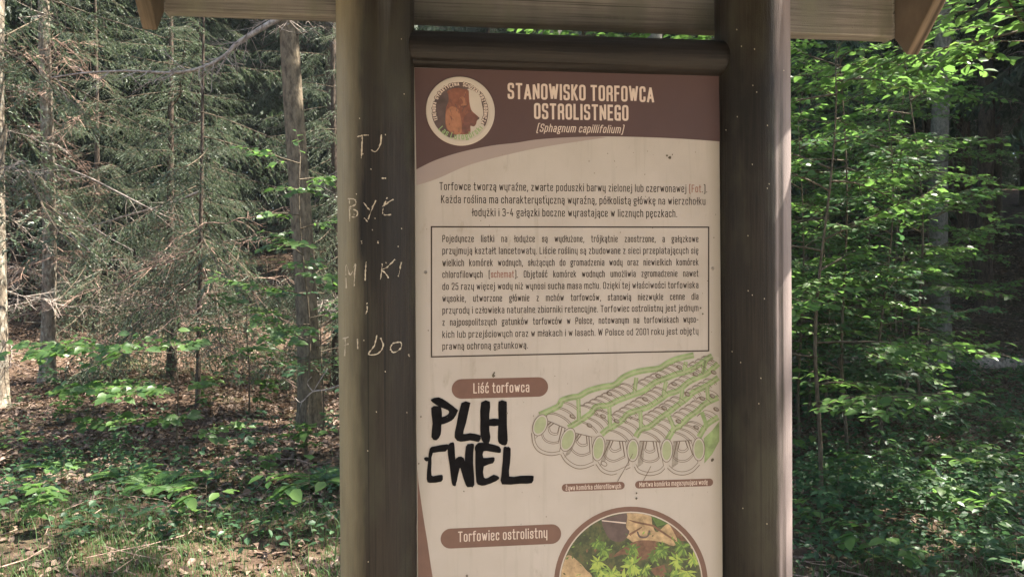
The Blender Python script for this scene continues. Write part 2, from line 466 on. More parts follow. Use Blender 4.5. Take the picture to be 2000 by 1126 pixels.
# condensed stroke lettering: (strokes, width); stroke = (points, corner radius, closed)
XH, DS = 0.73, -0.26
def G(w, *st): return (w, [((s[0], s[1] if len(s) > 1 else 0, s[2] if len(s) > 2 else False)) for s in st])
_S = lambda h, w: ([(w, h - .2), (w, h), (0, h), (0, h * .54), (w, h * .46), (w, 0), (0, 0), (0, .2)], .14)
_O = lambda h, w: ([(0, 0), (w, 0), (w, h), (0, h)], .15, True)
GL = {
 'A': G(.40, ([(0, 0), (.2, 1), (.4, 0)],), ([(.07, .26), (.33, .26)],)),
 'B': G(.34, ([(0, 0), (0, 1), (.32, 1), (.32, .53), (.02, .53)], .13), ([(.02, .53), (.34, .53), (.34, 0), (0, 0)], .13)),
 'C': G(.32, ([(.32, .76), (.32, 1), (0, 1), (0, 0), (.32, 0), (.32, .24)], .15)),
 'D': G(.34, ([(0, 0), (.34, 0), (.34, 1), (0, 1)], .15, True)),
 'E': G(.28, ([(.28, 1), (0, 1), (0, 0), (.28, 0)],), ([(0, .52), (.24, .52)],)),
 'F': G(.27, ([(.27, 1), (0, 1), (0, 0)],), ([(0, .52), (.23, .52)],)),
 'G': G(.33, ([(.33, .80), (.33, 1), (0, 1), (0, 0), (.33, 0)], .13), ([(.33, .06), (.33, .44), (.19, .44)],)),
 'H': G(.34, ([(0, 0), (0, 1)],), ([(.34, 0), (.34, 1)],), ([(0, .5), (.34, .5)],)),
 'I': G(.0, ([(0, 0), (0, 1)],)),
 'K': G(.34, ([(0, 0), (0, 1)],), ([(.33, 1), (.02, .40)],), ([(.11, .56), (.35, 0)],)),
 'L': G(.27, ([(0, 1), (0, 0), (.27, 0)],)),
 'M': G(.46, ([(0, 0), (0, 1), (.23, .3), (.46, 1), (.46, 0)],)),
 'N': G(.36, ([(0, 0), (0, 1), (.36, 0), (.36, 1)],)),
 'O': G(.34, _O(1, .34)),
 'P': G(.33, ([(0, 0), (0, 1), (.33, 1), (.33, .45), (.02, .45)], .14)),
 'R': G(.34, ([(0, 0), (0, 1), (.33, 1), (.33, .48), (.02, .48)], .14), ([(.2, .48), (.33, .40), (.34, 0)], .1)),
 'S': G(.33, _S(1, .33)),
 'T': G(.36, ([(0, 1), (.36, 1)],), ([(.18, 1), (.18, 0)],)),
 'U': G(.34, ([(0, 1), (0, 0), (.34, 0), (.34, 1)], .15)),
 'W': G(.56, ([(0, 1), (.14, 0), (.28, .9), (.42, 0), (.56, 1)],)),
 'Y': G(.38, ([(0, 1), (.19, .45), (.38, 1)],), ([(.19, .45), (.19, 0)],)),
 'Z': G(.32, ([(0, 1), (.32, 1), (0, 0), (.32, 0)],)),
 'a': G(.28, ([(.02, XH - .1), (.04, XH), (.28, XH), (.28, 0)], .12), ([(.28, .40), (0, .40), (0, 0), (.28, 0)], .13)),
 'b': G(.30, ([(0, 0), (0, 1)],), ([(0, XH), (.3, XH), (.3, 0), (0, 0)], .14)),
 'c': G(.26, ([(.26, XH - .18), (.26, XH), (0, XH), (0, 0), (.26, 0), (.26, .18)], .13)),
 'd': G(.30, ([(.3, 0), (.3, 1)],), ([(.3, XH), (0, XH), (0, 0), (.3, 0)], .14)),
 'e': G(.29, ([(.0, .33), (.29, .40), (.29, XH), (0, XH), (0, 0), (.27, 0), (.27, .12)], .13)),
 'f': G(.20, ([(.24, 1), (.07, 1), (.07, 0)], .14), ([(-.03, XH), (.2, XH)],)),
 'g': G(.30, ([(0, .26), (.28, .26), (.28, XH), (0, XH)], .13, True), ([(.26, XH), (.36, XH)],), ([(.08, .26), (.02, .04), (.29, .02), (.29, DS), (0, DS), (0, -.08)], .1)),
 'h': G(.29, ([(0, 0), (0, 1)],), ([(0, XH), (.29, XH), (.29, 0)], .14)),
 'i': G(.0, ([(0, 0), (0, XH)],), ([(0, .97), (0, 1.0)],)),
 'j': G(.06, ([(.06, XH), (.06, DS), (-.1, DS)], .12), ([(.06, .97), (.06, 1.0)],)),
 'k': G(.29, ([(0, 0), (0, 1)],), ([(.27, XH), (.02, .3)],), ([(.09, .42), (.3, 0)],)),
 'l': G(.0, ([(0, 1), (0, 0)],)),
 'm': G(.54, ([(0, 0), (0, XH)],), ([(0, XH), (.27, XH), (.27, 0)], .13), ([(.27, XH), (.54, XH), (.54, 0)], .13)),
 'n': G(.29, ([(0, 0), (0, XH)],), ([(0, XH), (.29, XH), (.29, 0)], .14)),
 'o': G(.29, _O(XH, .29)),
 'p': G(.30, ([(0, DS), (0, XH)],), ([(0, XH), (.3, XH), (.3, 0), (0, 0)], .14)),
 'r': G(.18, ([(0, 0), (0, XH)],), ([(0, XH), (.2, XH), (.2, XH - .06)], .08)),
 's': G(.26, _S(XH, .26)),
 't': G(.20, ([(.07, 1), (.07, 0), (.22, 0)], .12), ([(-.03, XH), (.2, XH)],)),
 'u': G(.29, ([(0, XH), (0, 0), (.29, 0)], .14), ([(.29, XH), (.29, 0)],)),
 'w': G(.46, ([(0, XH), (.12, 0), (.23, XH * .9), (.34, 0), (.46, XH)],)),
 'y': G(.29, ([(0, XH), (0, .02), (.29, .02)], .14), ([(.29, XH), (.29, DS)],)),
 'z': G(.27, ([(0, XH), (.27, XH), (0, 0), (.27, 0)],)),
 '0': G(.32, _O(1, .32)), '1': G(.12, ([(0, .86), (.12, 1), (.12, 0)],)),
 '2': G(.31, ([(0, .8), (0, 1), (.31, 1), (.31, .6), (0, 0), (.31, 0)], .1)),
 '3': G(.31, ([(0, .85), (0, 1), (.31, 1), (.31, .54), (.1, .54)], .13), ([(.1, .54), (.31, .54), (.31, 0), (0, 0), (0, .15)], .13)),
 '4': G(.34, ([(.24, 0), (.24, .5)],), ([(.18, 1), (0, .26), (.34, .26)],)),
 '5': G(.31, ([(.29, 1), (.02, 1), (.0, .56), (.31, .6), (.31, 0), (0, 0), (0, .15)], .1)),
 '.': G(.0, ([(0, 0), (0, .02)],)), ',': G(.02, ([(.03, .03), (-.03, -.16)],)),
 '-': G(.2, ([(0, .42), (.2, .42)],)), '(': G(.12, ([(.12, 1.1), (0, 1.1), (0, -.2), (.12, -.2)], .1)),
 ')': G(.12, ([(0, 1.1), (.12, 1.1), (.12, -.2), (0, -.2)], .1)),
}
def _der(ch, base, *st): GL[ch] = (GL[base][0], GL[base][1] + [(s, 0, False) for s in st])
for c_, b_ in (('ć', 'c'), ('ś', 's'), ('ź', 'z'), ('ń', 'n'), ('ó', 'o')): _der(c_, b_, [(.10, .90), (.2, 1.08)])
_der('ż', 'z', [(.13, .95), (.13, .99)]); _der('Ż', 'Z', [(.16, 1.2), (.16, 1.24)]); _der('Ś', 'S', [(.12, 1.16), (.24, 1.34)])
_der('ł', 'l', [(-.11, .46), (.11, .62)]); _der('Ł', 'L', [(-.1, .42), (.16, .62)])
_der('ą', 'a', [(.25, -.02), (.19, -.16), (.27, -.24)]); _der('ę', 'e', [(.17, -.02), (.11, -.16), (.2, -.24)])

def sharp_split(P):
    out, cur = [], [P[0]]
    for i in range(1, len(P)):
        cur.append(P[i])
        if i < len(P) - 1 and unit(P[i] - P[i - 1]) @ unit(P[i + 1] - P[i]) < -0.1:
            out.append(np.array(cur)); cur = [P[i]]
    return out + [np.array(cur)]

def layout(txt, sw, gap=0.135, space=0.27):
    """list of (char, x) and total width in cap heights"""
    x, out = 0.0, []
    for ch in txt:
        if ch == ' ': x += space; continue
        w = GL[ch][0]
        if ch in 'łŁ': x += .04
        out.append((ch, x)); x += w + sw + gap
    return out, x - gap

def letters(art, txt, p0, p1x, cap, sw=0.108, mat=0, slant=0.0, justify=None, colours=None, path=None):
    """write txt from pixel p0 (baseline, left) to pixel column p1x with cap height in pixels"""
    q0 = onpanel(*p0); q1 = onpanel(p1x, p0[1]); qh = onpanel(p0[0], p0[1] - cap)
    H = qh[2] - q0[2]; width = q1[0] - q0[0]
    if justify:
        body, wb = layout(txt, sw, space=0.0)
        nsp = txt.count(' ')
        sp = (width / (H * justify) - wb) / max(nsp, 1)
        lay, wt = layout(txt, sw, space=sp); sx = H * justify
    else:
        lay, wt = layout(txt, sw); sx = width / wt
    hw = sw / 2
    for i, (ch, x) in enumerate(lay):
        mt = colours(i) if colours else mat
        for pts, r, closed in GL[ch][1]:
            pp = rnd(pts, r, closed, 3 if cap < 18 else 5) if r else np.array(pts, float)
            pp = pp.copy()
            pp[:, 1] = hw + pp[:, 1] * (1 - sw)
            if not closed:                       # square ends
                d0 = unit(pp[0] - pp[1]); d1 = unit(pp[-1] - pp[-2])
                pp[0] += d0 * hw * 0.95; pp[-1] += d1 * hw * 0.95
            pp[:, 0] += x + hw
            P2 = np.stack([q0[0] + sx * pp[:, 0] + slant * H * pp[:, 1], q0[2] + H * pp[:, 1]], -1)
            for seg in ([P2] if r or len(P2) < 3 else sharp_split(P2)):
                art.ribbon(seg, sw * H * 0.92, mt, closed)

def zm(ox, oy, s):
    return lambda pts: [(ox + x / s, oy + y / s) for x, y in pts]

def ell(cx, cy, rx, ry, tilt=0.0, n=20, a0=0.0, a1=360.0):
    a = np.radians(np.linspace(a0, a1, n + (a1 - a0 < 359), endpoint=a1 - a0 < 359))
    c, s = math.cos(R(tilt)), math.sin(R(tilt))
    x, y = rx * np.cos(a), ry * np.sin(a)
    return list(zip(cx + c * x - s * y, cy + s * x + c * y))

def smooth(pts, n=6, closed=False):
    """Catmull-Rom through the points"""
    P = np.array(pts, float); k = len(P); out = []
    for i in range(k if closed else k - 1):
        if closed: p = [P[(i + o) % k] for o in (-1, 0, 1, 2)]
        else: p = [P[max(i - 1, 0)], P[i], P[i + 1], P[min(i + 2, k - 1)]]
        for t in np.arange(n) / n:
            out.append(0.5 * (2 * p[1] + (p[2] - p[0]) * t + (2 * p[0] - 5 * p[1] + 4 * p[2] - p[3]) * t * t + (3 * p[1] - p[0] - 3 * p[2] + p[3]) * t ** 3))
    if not closed: out.append(P[-1])
    return np.array(out)

# ---- posts, rails, roof (stand axes: x along, y back, z up)
ST = Geo
def round_post(x, r0, r1, ztop, seed, lean):
    rng = np.random.default_rng(seed)
    zz = np.linspace(-0.25, ztop, 60); an = np.linspace(0, 2 * math.pi, 72, endpoint=False)
    A, Z = np.meshgrid(an, zz)
    rad = r0 + (r1 - r0) * (Z / ztop)
    rad = rad + 0.0007 * np.sin(3 * A + seed + 0.8 * Z) + 0.0005 * np.sin(7 * A + 2 * Z + seed)
    for c in rng.uniform(0, 2 * math.pi, 3):          # drying cracks up the grain
        d = np.angle(np.exp(1j * (A - c - 0.05 * np.sin(3 * Z))))
        rad = rad - 0.0035 * np.exp(-(d / 0.035) ** 2) * sstep(0.2, 0.6, np.sin(2.2 * Z + c) * 0.5 + 0.5)
    xx = x + lean * (Z - 1.5)
    v = np.stack([xx + rad * np.cos(A), rad * np.sin(A) + 0.012, Z], -1).reshape(-1, 3)
    gg = Geo(); n = 72
    i, j = np.meshgrid(np.arange(59), np.arange(n), indexing='ij')
    gg.add(v, [np.stack([i * n + j, i * n + (j + 1) % n, (i + 1) * n + (j + 1) % n, (i + 1) * n + j], -1).reshape(-1, 4), np.arange(n) + 59 * n])
    return gg
def on_post(px, py, x0, r):
    d = ray(px, py); o = CAM - BASE
    ol = np.array([o @ EU - x0, o @ EN - 0.012]); dl = np.array([d @ EU, d @ EN])
    A_, B_, C_ = dl @ dl, 2 * ol @ dl, ol @ ol - r * r
    disc = max(B_ * B_ - 4 * A_ * C_, 0)
    t = (-B_ - math.sqrt(disc)) / (2 * A_)
    p = o + t * d
    return np.array([p @ EU, p @ EN, p[2]])

def nicks(gg, x0, spots):
    for x, y in spots:
        ra = RAD0 + (RAD1 - RAD0) * 0.75
        c = [on_post(x + dx, y + dy, x0, ra + .0012) for dx, dy in ((-1, -1.4), (.9, -.9), (.7, 1.5), (-.8, .9))]
        gg.add(c, [np.array([[0, 1, 2, 3]])], 1)
    return gg
rngn = np.random.default_rng(8)
PL, PR_ = -0.35 - 0.0835, 0.35 + 0.0845
RAD0, RAD1 = 0.0795, 0.0855
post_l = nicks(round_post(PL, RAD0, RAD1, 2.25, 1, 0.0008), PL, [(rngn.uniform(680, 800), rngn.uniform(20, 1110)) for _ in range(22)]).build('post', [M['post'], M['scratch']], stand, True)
post_r = nicks(round_post(PR_, RAD0 - .001, RAD1 - .0005, 2.25, 2, 0.0008), PR_, [(1499, 245), (1439, 58), (1531, 138), (1478, 180), (1418, 254), (1493, 583), (1498, 1022), (1440, 228)] + [(rngn.uniform(1420, 1530), rngn.uniform(20, 1110)) for _ in range(14)]).build('post', [M['post_sun_painted'], M['scratch']], stand, True)
# round crossrail let into both posts
zr = ZT + 0.0405
g = Geo()
zz = np.linspace(-0.372, 0.372, 40); an = np.linspace(0, 2 * math.pi, 56, endpoint=False)
A, Xr = np.meshgrid(an, zz)
rad = 0.0405 + 0.0006 * np.sin(3 * A + 4 * Xr)
d = np.angle(np.exp(1j * (A - R(232) - 0.06 * Xr)))
rad = rad - 0.004 * np.exp(-(d / 0.03) ** 2) * sstep(0.32, -0.1, Xr)
v = np.stack([Xr, 0.006 + rad * np.cos(A), zr + rad * np.sin(A) * 1.02], -1).reshape(-1, 3)
i, j = np.meshgrid(np.arange(39), np.arange(56), indexing='ij')
g.add(v, [np.stack([i * 56 + j, i * 56 + (j + 1) % 56, (i + 1) * 56 + (j + 1) % 56, (i + 1) * 56 + j], -1).reshape(-1, 4), np.arange(56)[::-1], np.arange(56) + 39 * 56])
g.build('crossrail', M['rail'], stand, True)

def bevel(o, w, seg=2):
    b = o.modifiers.new('bevel', 'BEVEL'); b.width = w; b.segments = seg; b.limit_method = 'ANGLE'
    return o
# horizontal eaves beam behind the posts
def onplane(px, py, off): return onpanel(px, py, off)
BY = 0.100
bl, br_ = onplane(330, 20, BY), onplane(1740, 72, BY)
zb = (bl[2] + br_[2]) / 2
g = Geo()
xa, xb = bl[0] - 0.01, br_[0] + 0.008
nseg = 40
xx = np.linspace(xa, xb, nseg + 1)
rngb = np.random.default_rng(5)
zlow = np.interp(xx, [xa, xb], [bl[2] - 0.0, br_[2] + 0.0]) + np.convolve(rngb.normal(0, 0.0012, nseg + 9), np.ones(9) / 9, 'valid')
vv = []
for x, z in zip(xx, zlow):
    vv += [(x, BY, z), (x, BY + 0.045, z), (x, BY + 0.045, zb + 0.15), (x, BY, zb + 0.15)]
k = np.arange(nseg)[:, None] * 4; e = np.arange(4)[None, :]
g.add(vv, [np.stack([k + e, k + 4 + e, k + 4 + (e + 1) % 4, k + (e + 1) % 4], -1).reshape(-1, 4)[:, ::-1], np.array([[0, 1, 2, 3]]), np.array([[0, 3, 2, 1]]) + nseg * 4])
bevel(g.build('eaves_beam', M['plank'], stand), 0.004)
# barge boards: an inverted V at each gable end; the four ends hang just below the beam
XL_, XR2 = xa - 0.017, xb + 0.019
RY = -0.06
PITCH = R(42)
ridge_z = zb + 0.12
def barge(x, side, length, tilt=0.0):
    gg = Geo()
    c, s = math.cos(PITCH), math.sin(PITCH)
    wdt, th = 0.115, 0.032
    m = np.eye(4)
    m[:3, 0] = (1, 0, 0); m[:3, 1] = (0, side * c, -s); m[:3, 2] = (0, side * s, c)
    m[:3, 3] = (x, RY, ridge_z)
    gg.box((-th / 2, 0.0, -wdt / 2), (th / 2, length, wdt * 1.6), 0, m)
    return gg
for x in (XL_, XR2):
    for sd, ln in ((1, 0.205), (-1, 0.055)):
        o = barge(x, sd, ln).build('barge_board', M['barge'], stand)
        bevel(o, 0.004)
# two roof slopes of boards lying on the barge boards
g = Geo()
for sd in (1, -1):
    c, s = math.cos(PITCH), math.sin(PITCH)
    for k_ in range(3 if sd == 1 else 4):
        m = np.eye(4)
        m[:3, 0] = (1, 0, 0); m[:3, 1] = (0, sd * c, -s); m[:3, 2] = (0, sd * s, c)
        m[:3, 3] = (0, RY, ridge_z)
        y0 = -0.17 + k_ * 0.135
        g.box((xa - 0.06, y0, 0.187 + 0.008 * (3 - k_)), (xb + 0.06, y0 + 0.15, 0.207 + 0.008 * (3 - k_)), 0, m)
bevel(g.build('roof', M['plank'], stand), 0.003)
# bolts through the left barge board end and the right beam end
for bx_, by_, bz_ in ((XL_, -0.0, 0), ):
    pass

# ---- printed panel
PB = 0.74
# ---- dirt specks and squashed insects on the panel
art = Art(0.0012)
art.box((-0.35, 0.0, PB), (0.35, 0.005, ZT))
rngd = np.random.default_rng(21)
spots = [(1308, 308, 3.0), (1302, 304, 2), (1313, 302, 1.4), (963, 733, 4), (965, 728, 2), (990, 806, 1.6), (1391, 897, 3.4), (1243, 962, 2), (1243, 972, 2.2), (868, 518, 2), (1368, 601, 1.6), (1372, 612, 1.7), (822, 813, 1.8), (818, 904, 1.6), (906, 958, 1.4), (912, 1123, 2.6), (1259, 341, 1), (1200, 315, .9)] + [(rngd.uniform(822, 1398), rngd.uniform(290, 1120), rngd.uniform(.4, 1.1)) for _ in range(70)]
for x, y, r in spots:
    aa = np.linspace(0, 2 * math.pi, 8, endpoint=False)
    rr = r * rngd.uniform(.55, 1.2, 8)
    art.shape(list(zip(x + rr * np.cos(aa), y + rr * 1.2 * np.sin(aa))), 1)
panel = bevel(art.build('information_panel', [M['panel'], M['dirt']], stand), 0.0008, 1)

# header band and its pale pink band, lower left wedge
b1 = smooth([(813.2, 331), (850, 313), (900, 297), (960, 284.5), (1007.6, 279), (1045, 273), (1096, 269), (1164, 266.8), (1232, 267.3), (1300, 269.5), (1360, 273), (1406.2, 276.5)], 4)
b2 = smooth([(813.3, 362), (854, 349), (920, 321), (1013, 297), (1080, 284), (1140, 275), (1185, 268.5)], 4)
art = Art(0.0003)
tl, tr = (809.6, 132.4), (1404.2, 148.6)
band2 = [(813.2, 330.0)] + [tuple(p) for p in b2] + [(1140, 266.0), (1096, 267), (1045, 270), (1007, 277), (900, 295)]
art.shape([tuple(p) for p in b2] + [(1140, 264), (1045, 264), (960, 270), (900, 280), (813.2, 320)], 1, -0.0002)
art.shape([tl, tr] + [tuple(p) for p in b1[::-1]], 0, -0.0003)
art.build('header_band', [M['brown'], M['pink']], panel)
art = Art(0.0003)
art.shape([(815.2, 915)] + [tuple(p) for p in smooth([(817.2, 940), (822.7, 980), (828.5, 1019), (835, 1058), (844.8, 1124), (858, 1190), (875, 1250), (895, 1300)], 4)] + [(817.6, 1300)], 0, -0.0003)
art.build('corner_band', [M['brown_pill']], panel)

art = Art(0.0005)
letters(art, 'STANOWISKO TORFOWCA', (991.8, 193.6), 1277, 31.8, 0.15)
letters(art, 'OSTROLISTNEGO', (1043.3, 232.8), 1227, 31.6, 0.15)
letters(art, '(Sphagnum capillifolium)', (1047.5, 257.6), 1216.5, 16, 0.12, slant=0.24)
art.build('title_lettering', [M['white_ink']], panel)

art = Art(0.0003)
t1 = 'Torfowce tworzą wyraźne, zwarte poduszki barwy zielonej lub czerwonawej (Fot.).'
n1 = len(t1.replace(' ', '')) - 7
letters(art, t1, (858.2, 371.3), 1380.9, 15.6, 0.108, colours=lambda i: 1 if n1 < i + 1 <= n1 + 4 else 0)
letters(art, 'Każda roślina ma charakterystyczną wyraźną, półkolistą główkę na wierzchołku', (861.4, 396.6), 1377.6, 15.6)
letters(art, 'łodyżki i 3-4 gałązki boczne wyrastające w licznych pęczkach.', (922.2, 422.2), 1322.4, 15.6)
rows = ['Pojedyncze listki na łodyżce są wydłużone, trójkątnie zaostrzone, a gałązkowe',
 'przyjmują kształt lancetowaty. Liście rośliny są zbudowane z sieci przeplatających się',
 'wielkich komórek wodnych, służących do gromadzenia wody oraz niewielkich komórek',
 'chlorofilowych (schemat). Objętość komórek wodnych umożliwia zgromadzenie nawet',
 'do 25 razy więcej wody niż wynosi sucha masa mchu. Dzięki tej właściwości torfowiska',
 'wysokie, utworzone głównie z mchów torfowców, stanowią niezwykle cenne dla',
 'przyrody i człowieka naturalne zbiorniki retencyjne. Torfowiec ostrolistny jest jednym',
 'z najpospolitszych gatunków torfowców w Polsce, notowanym na torfowiskach wyso-',
 'kich lub przejściowych oraz w młakach i w lasach. W Polsce od 2001 roku jest objęty',
 'prawną ochroną gatunkową.']
for k_, (row, yb) in enumerate(zip(rows, (472.6, 496.2, 519.7, 542.6, 566, 589.5, 612.6, 635.8, 659.6, 682.6))):
    x1 = 1364 if k_ < 9 else 1031
    cf = (lambda i: 1 if 15 <= i <= 21 else 0) if k_ == 3 else None
    letters(art, row, (864, yb), x1, 13.9, 0.112, justify=None if k_ in (1, 4, 6, 8, 9) else 0.885, colours=cf)
art.build('body_text', [M['dark_ink'], M['red_ink']], panel)

art = Art(0.0003)
art.line([(842.7, 442.8), (1384, 443.5), (1384, 684.4), (842.7, 696.3)], 2.6, 0, True)
art.build('text_frame', [M['dark_ink']], panel)

def pill(c0, c1, hh, cap, txt, t0, t1x, label):
    art = Art(0.0003)
    a, b = onpanel(*c0), onpanel(*c1)
    hh_ = hh * 0.00117
    ang = np.radians(np.linspace(90, 270, 15))
    pts = [(a[0] + hh_ + hh_ * math.cos(t), a[2] + hh_ * math.sin(t)) for t in ang]
    ang = np.radians(np.linspace(-90, 90, 15))
    pts += [(b[0] - hh_ + hh_ * math.cos(t), b[2] + hh_ * math.sin(t)) for t in ang]
    art.poly([(x, -0.0003, z) for x, z in pts], 0)
    art.base = 0.0005
    letters(art, txt, t0, t1x, cap, 0.115, 1)
    o = art.build('caption_label', [M['brown_pill'], M['white_ink']], panel)
    o['label'] = label
pill((882.2, 759.3), (1070.5, 754.5), 18.6, 20, 'Liść torfowca', (924.6, 767.6), 1033.8, 'brown caption pill reading Liść torfowca')
pill((860.5, 1051.5), (1096, 1041), 18.8, 20.5, 'Torfowiec ostrolistny', (894.8, 1057.4), 1069, 'brown caption pill reading Torfowiec ostrolistny')
pill((1097.2, 951.8), (1220, 947), 7.4, 9.6, 'Żywa komórka chlorofilowych', (1104.5, 956.6), 1212.7, 'small brown caption pill reading Żywa komórka chlorofilowych')
pill((1240.4, 945.8), (1392.7, 940.6), 7.4, 9.6, 'Martwa komórka magazynująca wodę', (1248.7, 950.0), 1382, 'small brown caption pill reading Martwa komórka magazynująca wodę')

# ---- round emblem with an animal head, raised a little on the header
q = zm(830, 150, 8.043)
lc = onpanel(899.3, 217.4); LR = 65.2 * 0.00117
g = Geo()
prof = [(LR, 0.0), (LR, 0.0016), (LR - 0.0012, 0.0026), (LR - 0.010, 0.0030), (LR - 0.0125, 0.0022), (0.0, 0.0022)]
n = 64
an = np.linspace(0, 2 * math.pi, n, endpoint=False)
vv = np.concatenate([np.stack([lc[0] + r * np.cos(an), np.full(n, -0.0003 - h), lc[2] + r * np.sin(an)], -1) for r, h in prof[:-1]])
i, j = np.meshgrid(np.arange(len(prof) - 2), np.arange(n), indexing='ij')
g.add(vv, [np.stack([i * n + j, i * n + (j + 1) % n, (i + 1) * n + (j + 1) % n, (i + 1) * n + j], -1).reshape(-1, 4), (np.arange(n) + (len(prof) - 2) * n)])
art = Art(0.0026)
art.v, art.f, art.m, art.n = g.v, g.f, g.m, g.n
art.shape(q(smooth([(690, 85), (560, 72), (430, 100), (300, 175), (190, 300), (125, 450), (110, 560), (130, 700), (200, 830), (300, 920), (400, 960), (480, 940), (520, 800), (560, 500), (620, 250), (690, 180)], 4, True)), 1)
art.shape(q(smooth([(860, 230), (930, 330), (985, 470), (990, 600), (960, 740), (930, 780), (910, 700), (915, 560), (890, 420)], 4, True)), 1)
art.shape(q(smooth([(350, 235), (420, 195), (520, 180), (600, 200), (680, 215), (690, 300), (700, 420), (730, 530), (790, 590), (845, 640), (848, 665), (815, 695), (800, 750), (765, 785), (715, 775), (715, 850), (690, 900), (560, 910), (430, 900), (330, 800), (320, 640), (330, 500), (370, 380), (365, 290)], 5, True)), 2)
art.shape(q(smooth([(330, 560), (420, 470), (520, 520), (560, 640), (575, 760), (560, 900), (440, 890), (340, 790)], 5, True)), 3)
art.shape(q(smooth([(545, 330), (600, 320), (640, 380), (650, 450), (590, 470), (560, 440), (600, 420), (580, 360)], 4, True)), 3)
art.shape(q(smooth([(640, 600), (720, 560), (790, 600), (845, 645), (840, 672), (812, 690), (795, 750), (765, 780), (715, 770), (690, 720), (620, 720), (600, 680)], 4, True)), 4)
art.shape(q(smooth([(560, 470), (640, 455), (655, 470), (600, 490)], 4, True)), 4)
art.shape(q(smooth([(590, 740), (690, 730), (710, 800), (680, 880), (590, 870)], 4, True)), 4)
rngf = np.random.default_rng(6)
for k_ in range(46):                                   # fur strokes
    x, y = rngf.uniform(345, 690), rngf.uniform(230, 880)
    if x > 600 and y > 560: continue
    l = rngf.uniform(25, 70); a = R(rngf.uniform(55, 115))
    art.line(q([(x, y), (x + l * .5 * math.cos(a) + 4, y + l * .5 * math.sin(a)), (x + l * math.cos(a), y + l * math.sin(a))]), rngf.uniform(.5, 1.1), int(rngf.choice([3, 4, 4, 1])))
art.shape(q(ell(712, 545, 13, 9, 20, 10)), 1); art.shape(q(ell(838, 655, 16, 20, 20, 10)), 1)
art.line(q([(775, 770), (740, 745), (700, 735)]), 0.9, 1)
def arc_text(txt, a0, a1, r_in, cap, sw, mat, flip=False):
    lay, wt = layout(txt, sw, 0.14, 0.26)
    Rm = r_in * 0.00117; H = cap * 0.00117
    hw = sw / 2
    for ch, x in lay:
        for pts, r, closed in GL[ch][1]:
            pp = (rnd(pts, r, closed, 3) if r else np.array(pts, float)).copy()
            pp[:, 1] = hw + pp[:, 1] * (1 - sw)
            tt = R(a0) + (R(a1) - R(a0)) * (pp[:, 0] + x + hw) / wt
            rr = (Rm + H * (1 - pp[:, 1])) if flip else (Rm + H * pp[:, 1])
            P2 = np.stack([ic[0] + rr * np.cos(tt), ic[2] + rr * np.sin(tt)], -1)
            for seg in ([P2] if r or len(P2) < 3 else sharp_split(P2)):
                if mat == 5: art.ribbon(seg, sw * H * 2.6, 1, closed, y=-0.00306 - 0.000001 * (art.k % 40))
                art.ribbon(seg, sw * H, mat, closed, y=-0.00318 - 0.000001 * (art.k % 40)); art.k += 1
ic = onpanel(898.2, 215.6)
arc_text('TERENOWA', 205, 163, 45.2, 7.4, 0.2, 5)
arc_text('DYDAKTYCZNA', 156, 91, 45.2, 7.4, 0.2, 5)
arc_text('ŚCIEŻKA', 83, 47, 45.2, 7.4, 0.2, 5)
arc_text('PRZYRODNICZA', 38, -31, 45.2, 7.4, 0.2, 5)
arc_text('Las Lutogórski', 222, 322, 44, 12, 0.16, 6, True)
art.build('round_emblem', [M['cream_ring'], M['bear_dark'], M['bear_a'], M['bear_b'], M['bear_c'], M['white_ink'], M['logo_green']], panel)

# ---- drawing of the leaf cells
q = zm(1020, 680, 3.8825)
art = Art(0.0004)
LINE, GA, GB, CE, SH = 0, 1, 2, 3, 4
sheet = [(110, 530), (130, 505), (190, 480), (270, 440), (290, 395), (370, 370), (430, 360), (500, 320), (600, 292), (700, 275), (760, 220), (850, 180), (950, 160), (1040, 150), (1100, 110), (1180, 75), (1300, 45), (1440, 48), (1494, 70), (1494, 560), (1385, 690), (1290, 690), (1140, 700), (1050, 700), (890, 700), (800, 700), (640, 690), (550, 660), (410, 640), (340, 600), (200, 540)]
art.shape(q(sheet), CE, -0.00030)
art.shape(q([(1375, 680), (1440, 620), (1494, 550), (1494, 700), (1440, 800), (1380, 870), (1385, 760)]), GA, -0.00032)
cells = [((255, 560), (370, 425), 92), ((470, 480), (815, 285), 72), ((880, 300), (1215, 115), 60), ((1255, 160), (1420, 70), 48),
 ((450, 610), (640, 490), 88), ((700, 545), (1060, 310), 66), ((1100, 330), (1375, 140), 52), ((1400, 140), (1480, 85), 40),
 ((690, 680), (870, 540), 84), ((915, 570), (1195, 380), 62), ((1235, 370), (1480, 215), 50),
 ((935, 690), (1110, 555), 82), ((1145, 555), (1390, 380), 58), ((1430, 350), (1485, 280), 52),
 ((1170, 690), (1335, 575), 82), ((1375, 540), (1480, 450), 62)]
yl = -0.00060
art.k = 0
for (p0, p1, hw) in cells:
    p0, p1, hw = np.array(p0, float), np.array(p1, float), hw * 1.2
    ax = unit(p1 - p0); pr = np.array([-ax[1], ax[0]])
    L_ = np.linalg.norm(p1 - p0)
    nn = max(3, int(L_ / 46))
    for k_ in range(nn):
        c = p0 + ax * L_ * (k_ + 0.5) / nn
        hh = hw * (0.92 - 0.18 * k_ / nn)
        for dd in (0, 13):
            aa = np.radians(np.linspace(8, 172, 11))
            arc = [c + ax * dd + np.array([1, 0.32]) * hh * math.cos(t) * 0.95 + np.array([-0.28, -1]) * hh * 0.62 * math.sin(t) + np.array([0, hh * 0.28]) for t in aa]
            if max(a[0] for a in arc) < 1493: art.line(q(arc), 1.0, LINE, y=-0.00072 - 0.000004 * (k_ + dd))
